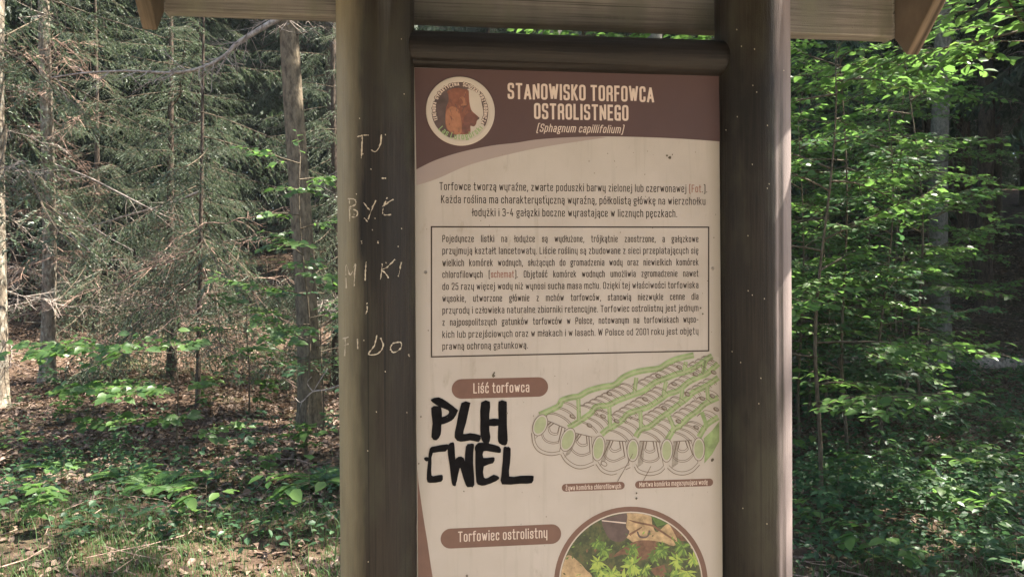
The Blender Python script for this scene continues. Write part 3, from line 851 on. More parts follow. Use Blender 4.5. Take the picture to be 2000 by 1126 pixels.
NET = [[(130, 503), (270, 440), (300, 395), (370, 370), (430, 362), (500, 322), (600, 292), (700, 275), (760, 222), (850, 182), (950, 162), (1040, 150), (1100, 112), (1180, 77), (1300, 50)],
 [(350, 600), (440, 545), (520, 490), (560, 440), (650, 430), (720, 395), (840, 350), (920, 320), (1000, 260), (1090, 225), (1180, 190), (1250, 175), (1330, 130), (1400, 80), (1440, 56)],
 [(600, 650), (650, 610), (690, 590), (760, 540), (800, 495), (880, 465), (960, 440), (1060, 375), (1100, 345), (1180, 320), (1260, 255), (1340, 215), (1400, 190), (1486, 115)],
 [(860, 670), (900, 610), (960, 595), (1040, 530), (1100, 490), (1190, 420), (1240, 385), (1300, 330), (1390, 285), (1486, 220)],
 [(1100, 690), (1150, 610), (1190, 590), (1260, 520), (1330, 470), (1370, 430), (1420, 400), (1486, 372)], [(1340, 670), (1380, 600), (1420, 560), (1486, 520)],
 [(425, 380), (430, 540)], [(660, 440), (665, 600)], [(895, 480), (900, 600)], [(1110, 510), (1150, 600)], [(865, 220), (850, 340)], [(1090, 250), (1070, 350)], [(1215, 300), (1200, 420)], [(1240, 100), (1225, 180)], [(1400, 290), (1410, 400)], [(1390, 90), (1370, 190)], [(1360, 480), (1400, 590)]]
for k_, nl in enumerate(NET):
    art.line(q([tuple(p) for p in smooth(nl, 3)]), (11.5 if len(nl) > 3 else 8.0), GA, y=-0.00076 - 0.000002 * k_)
    art.line(q([tuple(p) for p in smooth(nl, 3)]), 3.6, GB, y=-0.00079)
for cx, cy in ((380, 515), (612, 513), (508, 582), (660, 343), (930, 384), (715, 550), (1030, 210), (1190, 142), (1312, 195), (1150, 268), (1075, 450), (1250, 347), (1183, 552), (1363, 378), (1440, 360), (1318, 597), (1470, 460), (1450, 180)):
    art.shape(q(ell(cx, cy, 24, 15, 25, 14)), LINE, -0.00080); art.shape(q(ell(cx + 3, cy - 1, 17, 9, 25, 12)), SH, -0.00084)
fronts = [((70, 640), (85, 730), (130, 785), (210, 810), (285, 800)), ((290, 800), (330, 860), (400, 905), (470, 908), (545, 880)), ((558, 875), (600, 930), (660, 955), (715, 948), (820, 900)), ((850, 895), (880, 940), (960, 962), (1040, 945), (1082, 908)), ((1100, 905), (1150, 945), (1220, 958), (1290, 935), (1345, 880))]
tops = [((190, 545), (330, 605)), ((405, 640), (530, 670)), ((635, 692), (790, 705)), ((890, 700), (1045, 705)), ((1145, 705), (1285, 695))]
for fr, (ta, tb) in zip(fronts, tops):
    f_ = smooth(fr, 5)
    art.shape(q([ta] + [tuple(p) for p in f_] + [tb]), CE, -0.00062)
    sh0 = np.array(ta) * .75 + np.array(tb) * .25
    art.shape(q([ta, sh0, (fr[1][0] * .55 + fr[2][0] * .45, fr[1][1] * .7 + sh0[1] * .3), (fr[0][0] * .5 + fr[1][0] * .5 + 6, fr[1][1] * .85 + ta[1] * .15)]), SH, -0.00064)
    art.line(q(f_), 1.3, LINE, y=-0.00070)
    cc = (np.array(ta) + np.array(tb)) / 2
    for s_ in (0.9, 0.62, 0.57, 0.34, 0.28):
        art.line(q([tuple(cc + (np.array(p) - cc) * np.array([s_, s_])) for p in [ta] + list(map(tuple, f_)) + [tb]][1 if s_ > .8 else 0:]), 1.05, LINE, y=-0.00071 - s_ * 2e-5)
    art.line(q([ta, tb]), 1.3, LINE, y=-0.00074)
for cx, cy, rx, ry, tl_ in ((135, 580, 52, 84, 22), (345, 690, 52, 92, 20), (578, 755, 47, 96, 8), (838, 770, 45, 86, 2), (1095, 772, 45, 88, 2), (1338, 762, 46, 88, 0)):
    art.shape(q(ell(cx, cy, rx, ry, tl_, 22)), CE, -0.00086)
    art.line(q(ell(cx, cy, rx, ry, tl_, 22)), 1.2, LINE, True, y=-0.00090)
    art.shape(q(ell(cx, cy, rx - 11, ry - 16, tl_, 20)), GB, -0.00088)
art.shape(q(ell(620, 872, 26, 18, 30, 14)), LINE, -0.00080); art.shape(q(ell(620, 872, 21, 13, 30, 14)), CE, -0.00084)
art.shape(q([(715, 955), (722, 930), (750, 915), (790, 918), (790, 940), (740, 948)]), CE, -0.00082)
art.line(q([(838, 797), (722, 1008)]), 1.2, LINE, y=-0.00094); art.line(q([(975, 890), (918, 1000)]), 1.2, LINE, y=-0.00094)
art.build('cell_diagram', [M['line_ink'], M['green_a'], M['green_b'], M['cell'], M['shade_ink']], panel)

# ---- round photograph of peat moss
art = Art(0.0004)
cx, cy = 1232.2, 1138.5
art.shape(ell(cx, cy, 150.3, 150.3, 0, 72), 0, -0.0003)
art.shape(ell(cx, cy, 140.6, 140.6, 0, 72), 1, -0.00034)
art.shape(ell(cx, cy, 138.0, 138.0, 0, 72), 2, -0.00038)
q = zm(1060, 930, 5.556)
def clipc(pts):
    out = []
    for x, y in pts:
        d = math.hypot(x - cx, y - cy)
        if d > 137.6: x, y = cx + (x - cx) * 137.6 / d, cy + (y - cy) * 137.6 / d
        out.append((x, y))
    return out
base = [([(915, 390), (1060, 372), (1170, 415), (1190, 520), (1240, 600), (1350, 510), (1400, 560), (1460, 690), (1420, 750), (1330, 720), (1240, 700), (1160, 690), (1080, 690), (1000, 720), (940, 680), (905, 650), (940, 590), (900, 550), (905, 480)], 3),
 ([(640, 470), (760, 430), (910, 400), (905, 540), (940, 600), (880, 690), (780, 700), (700, 640)], 8),
 ([(180, 1085), (240, 900), (290, 850), (400, 930), (470, 1010), (540, 1110), (520, 1500), (200, 1500)], 3),
 ([(760, 870), (850, 790), (1000, 700), (1170, 690), (1250, 720), (1210, 860), (1080, 900), (1020, 900), (900, 840)], 4),
 ([(1380, 520), (1480, 560), (1560, 650), (1640, 760), (1560, 700), (1470, 690)], 4), ([(1180, 420), (1290, 450), (1360, 510), (1240, 540)], 5),
 ([(1160, 1000), (1320, 950), (1350, 1060), (1240, 1100)], 4), ([(640, 470), (640, 480), (900, 510), (905, 495)], 9),
 ([(910, 460), (1000, 480), (1200, 520), (1450, 690), (1430, 700), (1190, 540), (1000, 500)], 4), ([(930, 620), (1070, 540), (1080, 550), (950, 640)], 4),
 ([(1020, 600), (1050, 660), (1130, 660), (1170, 600), (1150, 580), (1130, 640), (1060, 640), (1035, 595)], 8)]
for k_, (pl, mt) in enumerate(base): art.shape(clipc(q([tuple(p) for p in smooth(pl, 4, True)] if mt in (3, 8) or len(pl) > 8 else pl)), mt, -0.00040 - 0.000012 * k_)
rngm = np.random.default_rng(11)
tufts = [(600, 700, 80, 5), (660, 790, 80, 5), (590, 930, 90, 7), (620, 1010, 90, 6), (740, 1050, 90, 7), (970, 780, 80, 5), (940, 850, 70, 5), (980, 960, 105, 7), (1110, 990, 80, 6), (1290, 780, 95, 5), (1210, 850, 70, 5), (1500, 760, 95, 5), (1460, 900, 100, 6), (1640, 880, 80, 7), (1560, 1040, 105, 7), (1400, 1090, 90, 6), (850, 1120, 110, 7), (1010, 1130, 100, 6), (600, 1180, 120, 6), (1250, 1190, 110, 7), (1500, 1220, 120, 6), (800, 1330, 140, 6), (1100, 1360, 140, 7), (1380, 1380, 130, 6), (950, 1560, 150, 6), (1200, 1600, 150, 6)]
for k_ in range(220):                                   # small leaves and stalks between the tufts
    tx, ty = rngm.uniform(200, 1760), rngm.uniform(620, 1750)
    a = rngm.uniform(0, 6.28); l = rngm.uniform(15, 60); dv = np.array([math.cos(a), math.sin(a)]) * l; pv = np.array([-dv[1], dv[0]]) * rngm.uniform(.12, .3)
    c0 = np.array([tx, ty])
    art.shape(clipc(q([c0, c0 + dv * .5 + pv, c0 + dv, c0 + dv * .5 - pv])), int(rngm.choice([5, 5, 6, 4, 2, 3], p=[.3, .2, .2, .15, .1, .05])), -0.00052 - 0.0000015 * (k_ % 20))
for ti, (tx, ty, sz, mt) in enumerate(tufts):
    for k_ in range(38):
        a = rngm.uniform(0, 2 * math.pi) if k_ < 18 else rngm.uniform(R(50), R(130))
        l = sz * rngm.uniform(0.6, 1.3); w_ = l * rngm.uniform(.09, .17)
        c0 = np.array([tx, ty]) + rngm.normal(0, sz * .12, 2)
        dv = np.array([math.cos(a), math.sin(a)]); pv = np.array([-dv[1], dv[0]])
        pl = [c0, c0 + dv * l * .4 + pv * w_, c0 + dv * l * .8 + pv * w_ * .5, c0 + dv * l, c0 + dv * l * .8 - pv * w_ * .5, c0 + dv * l * .4 - pv * w_]
        art.shape(clipc(q(pl)), int(np.clip(mt + rngm.integers(-1, 2), 5, 7)), -0.00056 - 0.000004 * ((ti * 38 + k_) % 120))
art.build('moss_picture', [M['brown_pill'], M['cream_ring'], M['ph_dark'], M['ph_tan'], M['ph_brown'], M['ph_g1'], M['ph_g2'], M['ph_g3'], M['bear_dark'], M['white_ink']], panel)

# ---- black marker scrawl
q = zm(820, 730, 4.896)
art = Art(0.0010)
for pl in ([(108, 322), (165, 305), (205, 320), (212, 420), (205, 500), (200, 575), (158, 632), (110, 600), (122, 470)],
 [(108, 240), (180, 220), (260, 262), (355, 335), (362, 355), (325, 425), (270, 460), (190, 482), (180, 425), (240, 400), (275, 375), (270, 345), (190, 312), (120, 268)],
 [(398, 275), (475, 270), (478, 300), (440, 470), (415, 570), (480, 562), (580, 585), (570, 640), (545, 645), (480, 632), (390, 645), (332, 605), (350, 480)],
 [(585, 270), (670, 262), (665, 380), (665, 540), (675, 600), (655, 665), (610, 655), (580, 590), (578, 450)],
 [(655, 432), (760, 428), (765, 488), (655, 492)],
 [(752, 262), (820, 258), (832, 290), (832, 480), (840, 635), (815, 680), (758, 660), (745, 600), (752, 430)],
 [(95, 710), (140, 688), (260, 668), (272, 690), (245, 738), (125, 752), (112, 850), (112, 965), (150, 968), (210, 960), (220, 985), (205, 1025), (95, 1038), (66, 1000), (78, 830)], [(38, 805), (60, 790), (90, 800), (95, 822), (60, 832)],
 [(262, 690), (318, 648), (332, 690), (340, 830), (355, 930), (345, 1060), (325, 1065), (305, 1040), (285, 870)],
 [(325, 850), (370, 788), (420, 800), (430, 870), (380, 900), (355, 1020), (330, 1050)],
 [(380, 850), (420, 800), (440, 900), (500, 1000), (520, 1060), (470, 1078), (440, 1060), (400, 940)],
 [(440, 690), (475, 665), (518, 668), (512, 740), (510, 850), (522, 1055), (480, 1070), (445, 980), (430, 850)],
 [(525, 700), (560, 655), (650, 660), (760, 690), (775, 740), (755, 752), (680, 740), (610, 735), (608, 800), (690, 792), (715, 800), (700, 850), (612, 880), (612, 985), (650, 990), (705, 960), (760, 985), (730, 1020), (620, 1062), (570, 1058), (540, 1030), (530, 880), (530, 740)], [(615, 640), (660, 645), (655, 690), (620, 680)],
 [(800, 700), (830, 695), (868, 708), (862, 850), (855, 975), (960, 970), (1075, 968), (1088, 985), (1070, 1040), (960, 1045), (785, 1052), (780, 960), (792, 830)]):
    art.shape(q([tuple(p) for p in smooth(pl, 2, True)]), 0)
art.build('marker_writing', [M['marker']], panel)

# ---- screws
for x, y in ((831.5, 531.5), (1392, 524), (833, 1240), (1395, 1220)):
    c = onpanel(x, y); g = Geo()
    an = np.linspace(0, 2 * math.pi, 14, endpoint=False)
    vv = np.concatenate([np.stack([c[0] + r * np.cos(an), np.full(14, -h), c[2] + r * np.sin(an)], -1) for r, h in ((.0036, 0), (.0036, .001), (.0022, .0022), (.0008, .0012))])
    i, j = np.meshgrid(np.arange(3), np.arange(14), indexing='ij')
    g.add(vv, [np.stack([i * 14 + j, i * 14 + (j + 1) % 14, (i + 1) * 14 + (j + 1) % 14, (i + 1) * 14 + j], -1).reshape(-1, 4), np.arange(14) + 42])
    g.build('screw', M['steel'], panel)

# ---- words scratched into the left post
q = zm(640, 230, 2.25)
g = Geo()
rngs = np.random.default_rng(3)
def scratch(pix, w=2.3):
    pts = smooth(q(pix), 5)
    pts = pts + rngs.normal(0, 0.25, pts.shape)
    d = unit(np.gradient(pts, axis=0)); nn = np.stack([-d[:, 1], d[:, 0]], -1)
    ww = w * 0.5 * rngs.uniform(0.15, 1.5, len(pts))[:, None]
    A_, B_ = pts + nn * ww, pts - nn * ww
    ra = RAD0 + (RAD1 - RAD0) * 0.75
    v = [on_post(*p, PL, ra + 0.0013) for p in A_] + [on_post(*p, PL, ra + 0.0013) for p in B_]
    k = len(pts); i = np.arange(k - 1)
    i = i[rngs.uniform(0, 1, len(i)) > .05]
    g.add(v, [np.stack([i, i + k, i + k + 1, i + 1], -1)])
for s_ in ([(128, 85), (150, 78), (180, 76)], [(152, 82), (150, 130), (148, 178)], [(236, 74), (232, 115), (212, 148), (190, 142)],
 [(95, 355), (96, 400), (97, 455)], [(86, 356), (118, 358), (122, 380), (98, 392)], [(98, 398), (130, 412), (122, 435), (94, 432)],
 [(158, 372), (175, 395), (185, 405)], [(212, 362), (195, 400), (178, 445)], [(262, 350), (244, 395), (246, 425), (284, 424)], [(240, 390), (265, 372), (290, 358)],
 [(82, 748), (80, 690), (82, 645), (100, 690), (122, 640), (118, 690), (116, 742)], [(170, 632), (166, 670), (164, 716)],
 [(240, 640), (236, 675), (232, 710)], [(296, 622), (262, 655), (238, 668), (252, 680), (268, 704)], [(324, 634), (318, 665), (310, 696)],
 [(172, 812), (174, 838), (168, 862)], [(76, 965), (78, 1000), (74, 1045)], [(66, 970), (92, 962)], [(70, 1000), (92, 992)], [(130, 970), (132, 1015)],
 [(216, 955), (205, 1000), (180, 1038), (222, 1034), (244, 1000), (232, 965)], [(284, 990), (320, 985), (322, 1010), (290, 1030), (276, 1012), (286, 990)],
 [(356, 1038), (358, 1048)], [(238, 265), (256, 266)], [(160, 440), (176, 456)], [(148, 540), (150, 552)], [(220, 542), (222, 552)]):
    scratch(s_)
g.build('carved_lettering', M['scratch'], post_l)

# ------------------------------------------------------------------ vegetation builders
RS = np.random.default_rng(2024)
_lv = np.array([(0, 0, 0), (.33, 0, -.02), (.68, 0, -.05), (1, 0, -.13), (.30, .29, .05), (.30, -.29, .05), (.66, .25, .02), (.66, -.25, .02)], float)
LEAF_T = (_lv, [np.array([(0, 1, 4), (0, 5, 1), (2, 3, 6), (2, 7, 3)]), np.array([(1, 2, 6, 4), (1, 5, 7, 2)])])
LITTER_T = (_lv * np.array([1, 1.05, 2.2]) + np.array([-.5, 0, 0]), LEAF_T[1])
def shoot_template(n, rng):
    """one needle-bearing shoot of length 1 along x"""
    v, f = [], []
    for i in range(n):
        x = (i + .5) / n; a = rng.uniform(0, 2 * math.pi)
        rad = np.array([0, math.cos(a), math.sin(a) * .8 + .15])
        tip = np.array([x + .16, 0, 0]) + rad * .20 * rng.uniform(.8, 1.15)
        w = np.cross(rad, [1, 0, 0]) * .05
        b = np.array([x, 0, 0])
        v += [b - w - [0.04, 0, 0], b + w + [.04, 0, 0], tip]; f.append((3 * i, 3 * i + 1, 3 * i + 2))
    return np.array(v), [np.array(f)]
SHOOT_A = [shoot_template(20, RS) for _ in range(3)]
_sb = np.array([(0, 0, 0), (.5, .24, 0), (1.1, 0, 0), (.5, -.24, 0), (.5, 0, .2), (.5, 0, -.18), (.25, .11, .03), (.8, -.1, .03)])
SHOOT_B = (_sb, [np.array([(0, 1, 2), (0, 2, 3), (0, 4, 2), (0, 2, 5)])])

def bough(rng, L, droop, lod):
    """a spruce bough along +x: (shoot starts, directions, lengths) and its woody axes"""
    axes, P, D, S = [], [], [], []
    s = np.linspace(0, 1, 9)
    ph = rng.uniform(-.3, .3)
    main = np.stack([s * L, 0.06 * L * np.sin(3 * s + ph * 9), -droop * L * s ** 1.3 + .10 * L * np.maximum(s - .6, 0) ** 1.0], -1)
    axes.append((main, 0.010 * L / 1.5))
    nb = int(15 + 5 * L)
    for k in range(nb):
        t = 0.14 + 0.84 * (k + rng.uniform(.1, .9)) / nb
        p = np.array([np.interp(t, s, main[:, c]) for c in range(3)])
        side = 1 if k % 2 else -1
        l = L * rng.uniform(.26, .44) * (1.04 - t) ** .7 + .05
        ang = side * R(rng.uniform(42, 70))
        d = np.array([math.cos(ang), math.sin(ang), -rng.uniform(.15, .75)])
        d = unit(d)
        m = 5
        q = np.stack([p + d * l * u + np.array([0, 0, -.30 * l * u * u]) for u in np.linspace(0, 1, m)])
        axes.append((q, .0035))
        step = .052 if lod == 'A' else .085
        ns = max(2, int(l / step))
        for i in range(ns):
            u = (i + rng.uniform(.2, .9)) / ns
            pp = p + d * l * u + np.array([0, 0, -.30 * l * u * u])
            a2 = (1 if i % 2 else -1) * R(rng.uniform(25, 65))
            dd = np.array([d[0] * math.cos(a2) - d[1] * math.sin(a2), d[0] * math.sin(a2) + d[1] * math.cos(a2), d[2] - rng.uniform(.0, .7)])
            P.append(pp); D.append(unit(dd)); S.append((rng.uniform(.06, .11) if lod == 'A' else rng.uniform(.11, .20)) * (1.15 - .4 * u))
        P.append(q[-1]); D.append(unit(q[-1] - q[-2])); S.append(.09)
    return np.array(P), np.array(D), np.array(S), axes

def bough_template(rng, L, droop, lod):
    P, D, S, axes = bough(rng, L, droop, lod)
    gf, gw = Geo(), Geo()
    up = np.tile([0, 0, 1.0], (len(P), 1)) + rng.normal(0, .4, (len(P), 3))
    F = frames(D, up, S)
    if lod == 'A':
        w = rng.integers(0, 3, len(P))
        for k in range(3): gf.stamp(*SHOOT_A[k], P[w == k], F[w == k])
    else: gf.stamp(*SHOOT_B, P, F)
    for i, (a, r) in enumerate(axes):
        if i == 0 or (lod == 'A'): gw.tube(a, np.linspace(r, r * .3, len(a)), 4 if i == 0 else 3, 0, False)
    def pack(gg):
        sizes = sorted({f.shape[1] for f in gg.f})
        return np.concatenate(gg.v), [np.concatenate([f for f in gg.f if f.shape[1] == k]) for k in sizes]
    return pack(gf), pack(gw)

def dead_template(rng, L, twigs, sag):
    """bare dead branch with brittle side twigs, along +x"""
    g = Geo()
    s = np.linspace(0, 1, 9)
    main = np.stack([s * L, .08 * L * np.sin(4 * s + rng.uniform(0, 6)), -sag * L * s + .12 * L * s * s + .02 * L * rng.normal(0, 1, 9)], -1)
    g.tube(main, np.linspace(.011, .003, 9) * (L / 1.4), 5, 0, False)
    for k in range(twigs):
        t = rng.uniform(.15, 1)
        p = np.array([np.interp(t, s, main[:, c]) for c in range(3)])
        a = rng.choice([-1, 1]) * R(rng.uniform(30, 80))
        l = L * rng.uniform(.12, .42) * (1.1 - .6 * t)
        d = unit([math.cos(a), math.sin(a), rng.uniform(-1.1, .35)])
        c = rng.normal(0, .10, 3)
        q = np.stack([p + d * l * u + c * l * u * u * 1.5 for u in np.linspace(0, 1, 5)])
        g.tube(q, np.linspace(.0042, .0016, 5), 3, 0, False)
        for _ in range(rng.integers(1, 4)):
            u = rng.uniform(.25, .9); pp = p + d * l * u + c * l * u * u * 1.5
            d2 = unit(d + rng.normal(0, .75, 3)); l2 = l * rng.uniform(.2, .5)
            g.tube(np.stack([pp, pp + d2 * l2 * .5 + rng.normal(0, .06, 3) * l2, pp + d2 * l2]), [.0024, .0018, .0012], 3, 0, False)
    sizes = sorted({f.shape[1] for f in g.f})
    return np.concatenate(g.v), [np.concatenate([f for f in g.f if f.shape[1] == k]) for k in sizes]

def place_frames(az, pitch, scale, roll=None):
    """boughs leaving a trunk: azimuth, pitch above horizontal"""
    d = np.stack([np.cos(az) * np.cos(pitch), np.sin(az) * np.cos(pitch), np.sin(pitch)], -1)
    up = np.tile([0, 0, 1.0], (len(az), 1))
    return frames(d, up, scale)

BOUGH = {lod: [bough_template(RS, 1.5, dr, lod) for dr in (.10, .22, .34, .28)] for lod in 'AB'}
DEADT = [dead_template(RS, 1.4, n, sg) for n, sg in ((18, .15), (26, .35), (14, .05), (30, .25))]

def trunk_geo(g, H, r, lean=(0, 0), sides=14, flare=.5, seed=0, mat=0):
    rng = np.random.default_rng(seed)
    z = np.concatenate([[-.3, 0, .08, .2, .45], np.linspace(.9, H, max(8, int(H * 1.2)))])
    t = np.clip(z / H, 0, 1)
    rad = r * (1 - t) ** .8 * (1 + flare * np.exp(-np.maximum(z, 0) / .16)) + .006
    wob = .25 * r
    x = lean[0] * z + wob * np.sin(z * .9 + seed) * np.clip(z, 0, 1)
    y = lean[1] * z + wob * np.cos(z * .7 + 2 * seed) * np.clip(z, 0, 1)
    g.tube(np.stack([x, y, z], -1), rad, sides, mat)
    return lambda zz: np.stack([np.interp(zz, z, x), np.interp(zz, z, y), zz], -1)

def spruce_meshes(seed, H, r, cb, n_b, Lb, lod, n_dead=0, dead_lo=.8, lean=(0, 0), mats=('bark', 'needle'), dead_mat='dead', az_bias=None, taper=.75, pitch=(-18, 22), stubs=0):
    """trunk, crown and dead_branch meshes of one spruce"""
    rng = np.random.default_rng(seed)
    gt = Geo(); at = trunk_geo(gt, H, r, lean, 16 if lod == 'A' else 9, .5, seed)
    for k in range(stubs):                                   # short broken snags
        z = rng.uniform(.5, cb + 2); a = rng.uniform(0, 2 * math.pi); l = rng.uniform(.06, .22)
        p = at(np.array([z]))[0]; d = np.array([math.cos(a), math.sin(a), rng.uniform(-.2, .5)])
        gt.tube(np.stack([p, p + d * (r + l * .6), p + d * (r + l)]), [.011, .008, .004], 4, 0)
    out = [gt.mesh('trunk', M[mats[0]], True)]
    if n_b:
        t = (np.arange(n_b) + rng.uniform(0, 1, n_b)) / n_b
        z = cb + (H - cb - .15) * t ** 1.15
        az = np.arange(n_b) * 2.39996 + rng.normal(0, .35, n_b)
        if az_bias is not None:
            m = rng.uniform(0, 1, n_b) < .6
            az = np.where(m, az_bias + rng.normal(0, .7, n_b), az)
        ln = Lb * ((1 - t) ** taper * rng.uniform(.7, 1.15, n_b) + .12)
        pt = R(pitch[0]) + (R(pitch[1]) - R(pitch[0])) * t + rng.normal(0, .12, n_b)
        F = place_frames(az, pt, ln / 1.5)
        w = rng.integers(0, 4, n_b); P = at(z)
        gc, = (Geo(),)
        for k in range(4):
            mk = w == k
            if mk.any():
                gc.stamp(*BOUGH[lod][k][0], P[mk], F[mk], 0); gc.stamp(*BOUGH[lod][k][1], P[mk], F[mk], 1)
        out.append(gc.mesh('crown', [M[mats[1]], M['twig']]))
    else: out.append(None)
    if n_dead:
        z = rng.uniform(dead_lo, cb + .8, n_dead); az = rng.uniform(0, 2 * math.pi, n_dead)
        if az_bias is not None: az = np.where(rng.uniform(0, 1, n_dead) < .6, az_bias + rng.normal(0, .6, n_dead), az)
        F = place_frames(az, R(-8) + rng.normal(0, .22, n_dead), rng.uniform(.45, 1.15, n_dead))
        w = rng.integers(0, 4, n_dead); P = at(z); gd = Geo()
        for k in range(4):
            mk = w == k
            if mk.any(): gd.stamp(*DEADT[k], P[mk], F[mk], 0)
        out.append(gd.mesh('dead_branches', M[dead_mat]))
    else: out.append(None)
    return out

def put_tree(name, meshes, x, y, label, cat, group=None, rz=0.0, sc=1.0):
    t = thing(name, (x, y, float(ground(x, y)) - .02), label, cat, group, rz, sc)
    for pn, me in zip(('trunk', 'crown', 'dead_branches'), meshes):
        if me: link(pn, me, t)
    return t

def sapling_meshes(seed, H, branches, leaf=.07, r=.012, lean=(0, 0), mat='leaf', lush=1.0, flat_=.22, droop=.12, face=0.0):
    """broadleaf sapling: stem with branches in layers; branches = list of (height, azimuth deg, length, pitch deg)"""
    rng = np.random.default_rng(seed)
    gs, gl = Geo(), Geo()
    z = np.linspace(-.1, H, 12)
    wx = lean[0] * z + .03 * H * np.sin(z * 2.1 / H * 3 + seed) * np.clip(z, 0, 1) * .5
    wy = lean[1] * z + .03 * H * np.cos(z * 1.7 / H * 3 + seed) * np.clip(z, 0, 1) * .5
    gs.tube(np.stack([wx, wy, z], -1), np.linspace(r, r * .22, 12), 7, 0)
    P, D, Nn, S = [], [], [], []
    def twig(p, d, l, rad, depth):
        n = 7
        u = np.linspace(0, 1, n)
        c = rng.normal(0, .12, 3)
        q = p + d * l * u[:, None] + np.array([0, 0, -droop * l])[None, :] * (u ** 2)[:, None] + c * l * (u ** 2)[:, None]
        gs.tube(q, np.linspace(rad, rad * .35, n), 4 if depth == 0 else 3, 0, False)
        if depth < (1 if l < .35 else 2):
            ns = int((3 + l * 7) * lush) if depth == 0 else int(2 + l * 6)
            for k in range(ns):
                t = .18 + .78 * (k + rng.uniform(.2, .8)) / ns
                pp = np.array([np.interp(t, u, q[:, i]) for i in range(3)])
                a = (1 if k % 2 else -1) * R(rng.uniform(35, 62))
                d2 = np.array([d[0] * math.cos(a) - d[1] * math.sin(a), d[0] * math.sin(a) + d[1] * math.cos(a), d[2] * .4 + rng.normal(0, .12)])
                twig(pp, unit(d2), l * rng.uniform(.28, .5) * (1.15 - .6 * t) + .03, rad * .5, depth + 1)
        nl = max(2, int(l / (leaf * .56)))
        for k in range(nl):
            t = (.35 if depth == 0 else .12) + (.88 if depth else .65) * (k + rng.uniform(.2, .8)) / nl
            t = min(t, 1)
            pp = np.array([np.interp(t, u, q[:, i]) for i in range(3)])
            a = (1 if k % 2 else -1) * R(rng.uniform(28, 65)) * (0 if t > .97 else 1)
            d2 = np.array([d[0] * math.cos(a) - d[1] * math.sin(a), d[0] * math.sin(a) + d[1] * math.cos(a), d[2] * .3 - rng.uniform(0, .35)])
            P.append(pp); D.append(unit(d2)); S.append(leaf * rng.uniform(.45, 1.25))
            Nn.append(np.array([0, -face, 1.0]) + rng.normal(0, flat_, 3))
    for (h, az, l, pt) in branches:
        p = np.array([np.interp(h, z, wx), np.interp(h, z, wy), h])
        twig(p, np.array([math.cos(R(az)) * math.cos(R(pt)), math.sin(R(az)) * math.cos(R(pt)), math.sin(R(pt))]), l, r * .45, 0)
    top = np.array([wx[-1], wy[-1], H])
    twig(top, unit([rng.normal(0, .3), rng.normal(0, .3), 1]), .18 * min(H, 1.5), r * .22, 1)
    P, D, Nn, S = map(np.array, (P, D, Nn, S))
    gl.stamp(*LEAF_T, P, frames(D, Nn, S, rng.uniform(.85, 1.15, len(S))))
    return gs.mesh('stem', M['twig'], True), gl.mesh('foliage', M[mat], True)

def put_sapling(meshes, x, y, label, cat='sapling', group=None, rz=0.0, sc=1.0, name='beech_sapling'):
    t = thing(name, (x, y, float(ground(x, y))), label, cat, group, rz, sc)
    link('stem', meshes[0], t); link('foliage', meshes[1], t)
    return t

def rand_branches(seed, H, n, L, lo=.25, pitch=(5, 25), up=.45):
    rng = np.random.default_rng(seed)
    return [(H * (lo + (1 - lo) * (k + rng.uniform(0, 1)) / n * .97), (k * 137.5 + rng.uniform(-25, 25)) % 360, L * rng.uniform(.65, 1.15) * (1 - up * (k / n)), rng.uniform(*pitch)) for k in range(n)]

def at_px(px, depth):
    """ground position seen in the direction of a photo column, at a distance"""
    p = W(px, PCY, depth)
    return float(p[0]), float(p[1])

# ------------------------------------------------------------------ the spruces one can tell apart, behind the stand on the left
x, y = at_px(92, 11.5)
tA = put_tree('spruce_tree', spruce_meshes(31, 17, .092, 4.3, 26, 2.0, 'A', 38, .8, (.0, .004), stubs=26, dead_mat='dead_red'), x, y, 'slender pale barked spruce left of the roof end, with a tangle of dead reddish twigs', 'tree')
xB, yB = at_px(604, 8.2)
tB = put_tree('spruce_tree', spruce_meshes(32, 18, .108, 5.4, 24, 2.2, 'A', 9, 2.2, (-.040, .0), stubs=14, mats=('bark_brown', 'needle')), xB, yB, 'thick leaning spruce trunk beside the left post', 'tree')
x, y = at_px(-4, 10.0)
tC = put_tree('spruce_tree', spruce_meshes(33, 17, .10, 3.0, 40, 2.2, 'A', 12, .9, (.0, .0), stubs=10), x, y, 'spruce trunk cut by the left border of the picture', 'tree')
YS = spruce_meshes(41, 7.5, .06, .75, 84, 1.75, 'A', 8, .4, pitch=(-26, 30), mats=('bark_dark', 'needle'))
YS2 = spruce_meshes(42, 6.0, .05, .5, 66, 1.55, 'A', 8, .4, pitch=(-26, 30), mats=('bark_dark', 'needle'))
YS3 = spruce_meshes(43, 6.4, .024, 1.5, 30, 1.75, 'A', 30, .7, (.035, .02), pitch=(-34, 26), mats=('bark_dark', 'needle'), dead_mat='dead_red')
for i, (px, d, me, rz, sc, lab) in enumerate((
    (335, 11.8, YS, .4, 1.0, 'young spruce with drooping grey green boughs between the two pale trunks'),
    (395, 17.0, YS2, 2.1, 1.1, 'shaded young spruce farther back, beyond the sunlit litter bank on the left'),
    (385, 9.4, YS3, .9, .95, 'slim young spruce standing nearest the viewer, its boughs hanging under the long dead bough'),
    (655, 11.5, YS, 3.6, .95, 'young spruce half hidden behind the left post'),
    (190, 15.5, YS2, 1.2, 1.25, 'young spruce standing back in the shade beyond the dead twig tangle'))):
    x, y = at_px(px, d)
    put_tree('young_spruce', me, x, y, lab, 'young spruce', None, rz, sc)

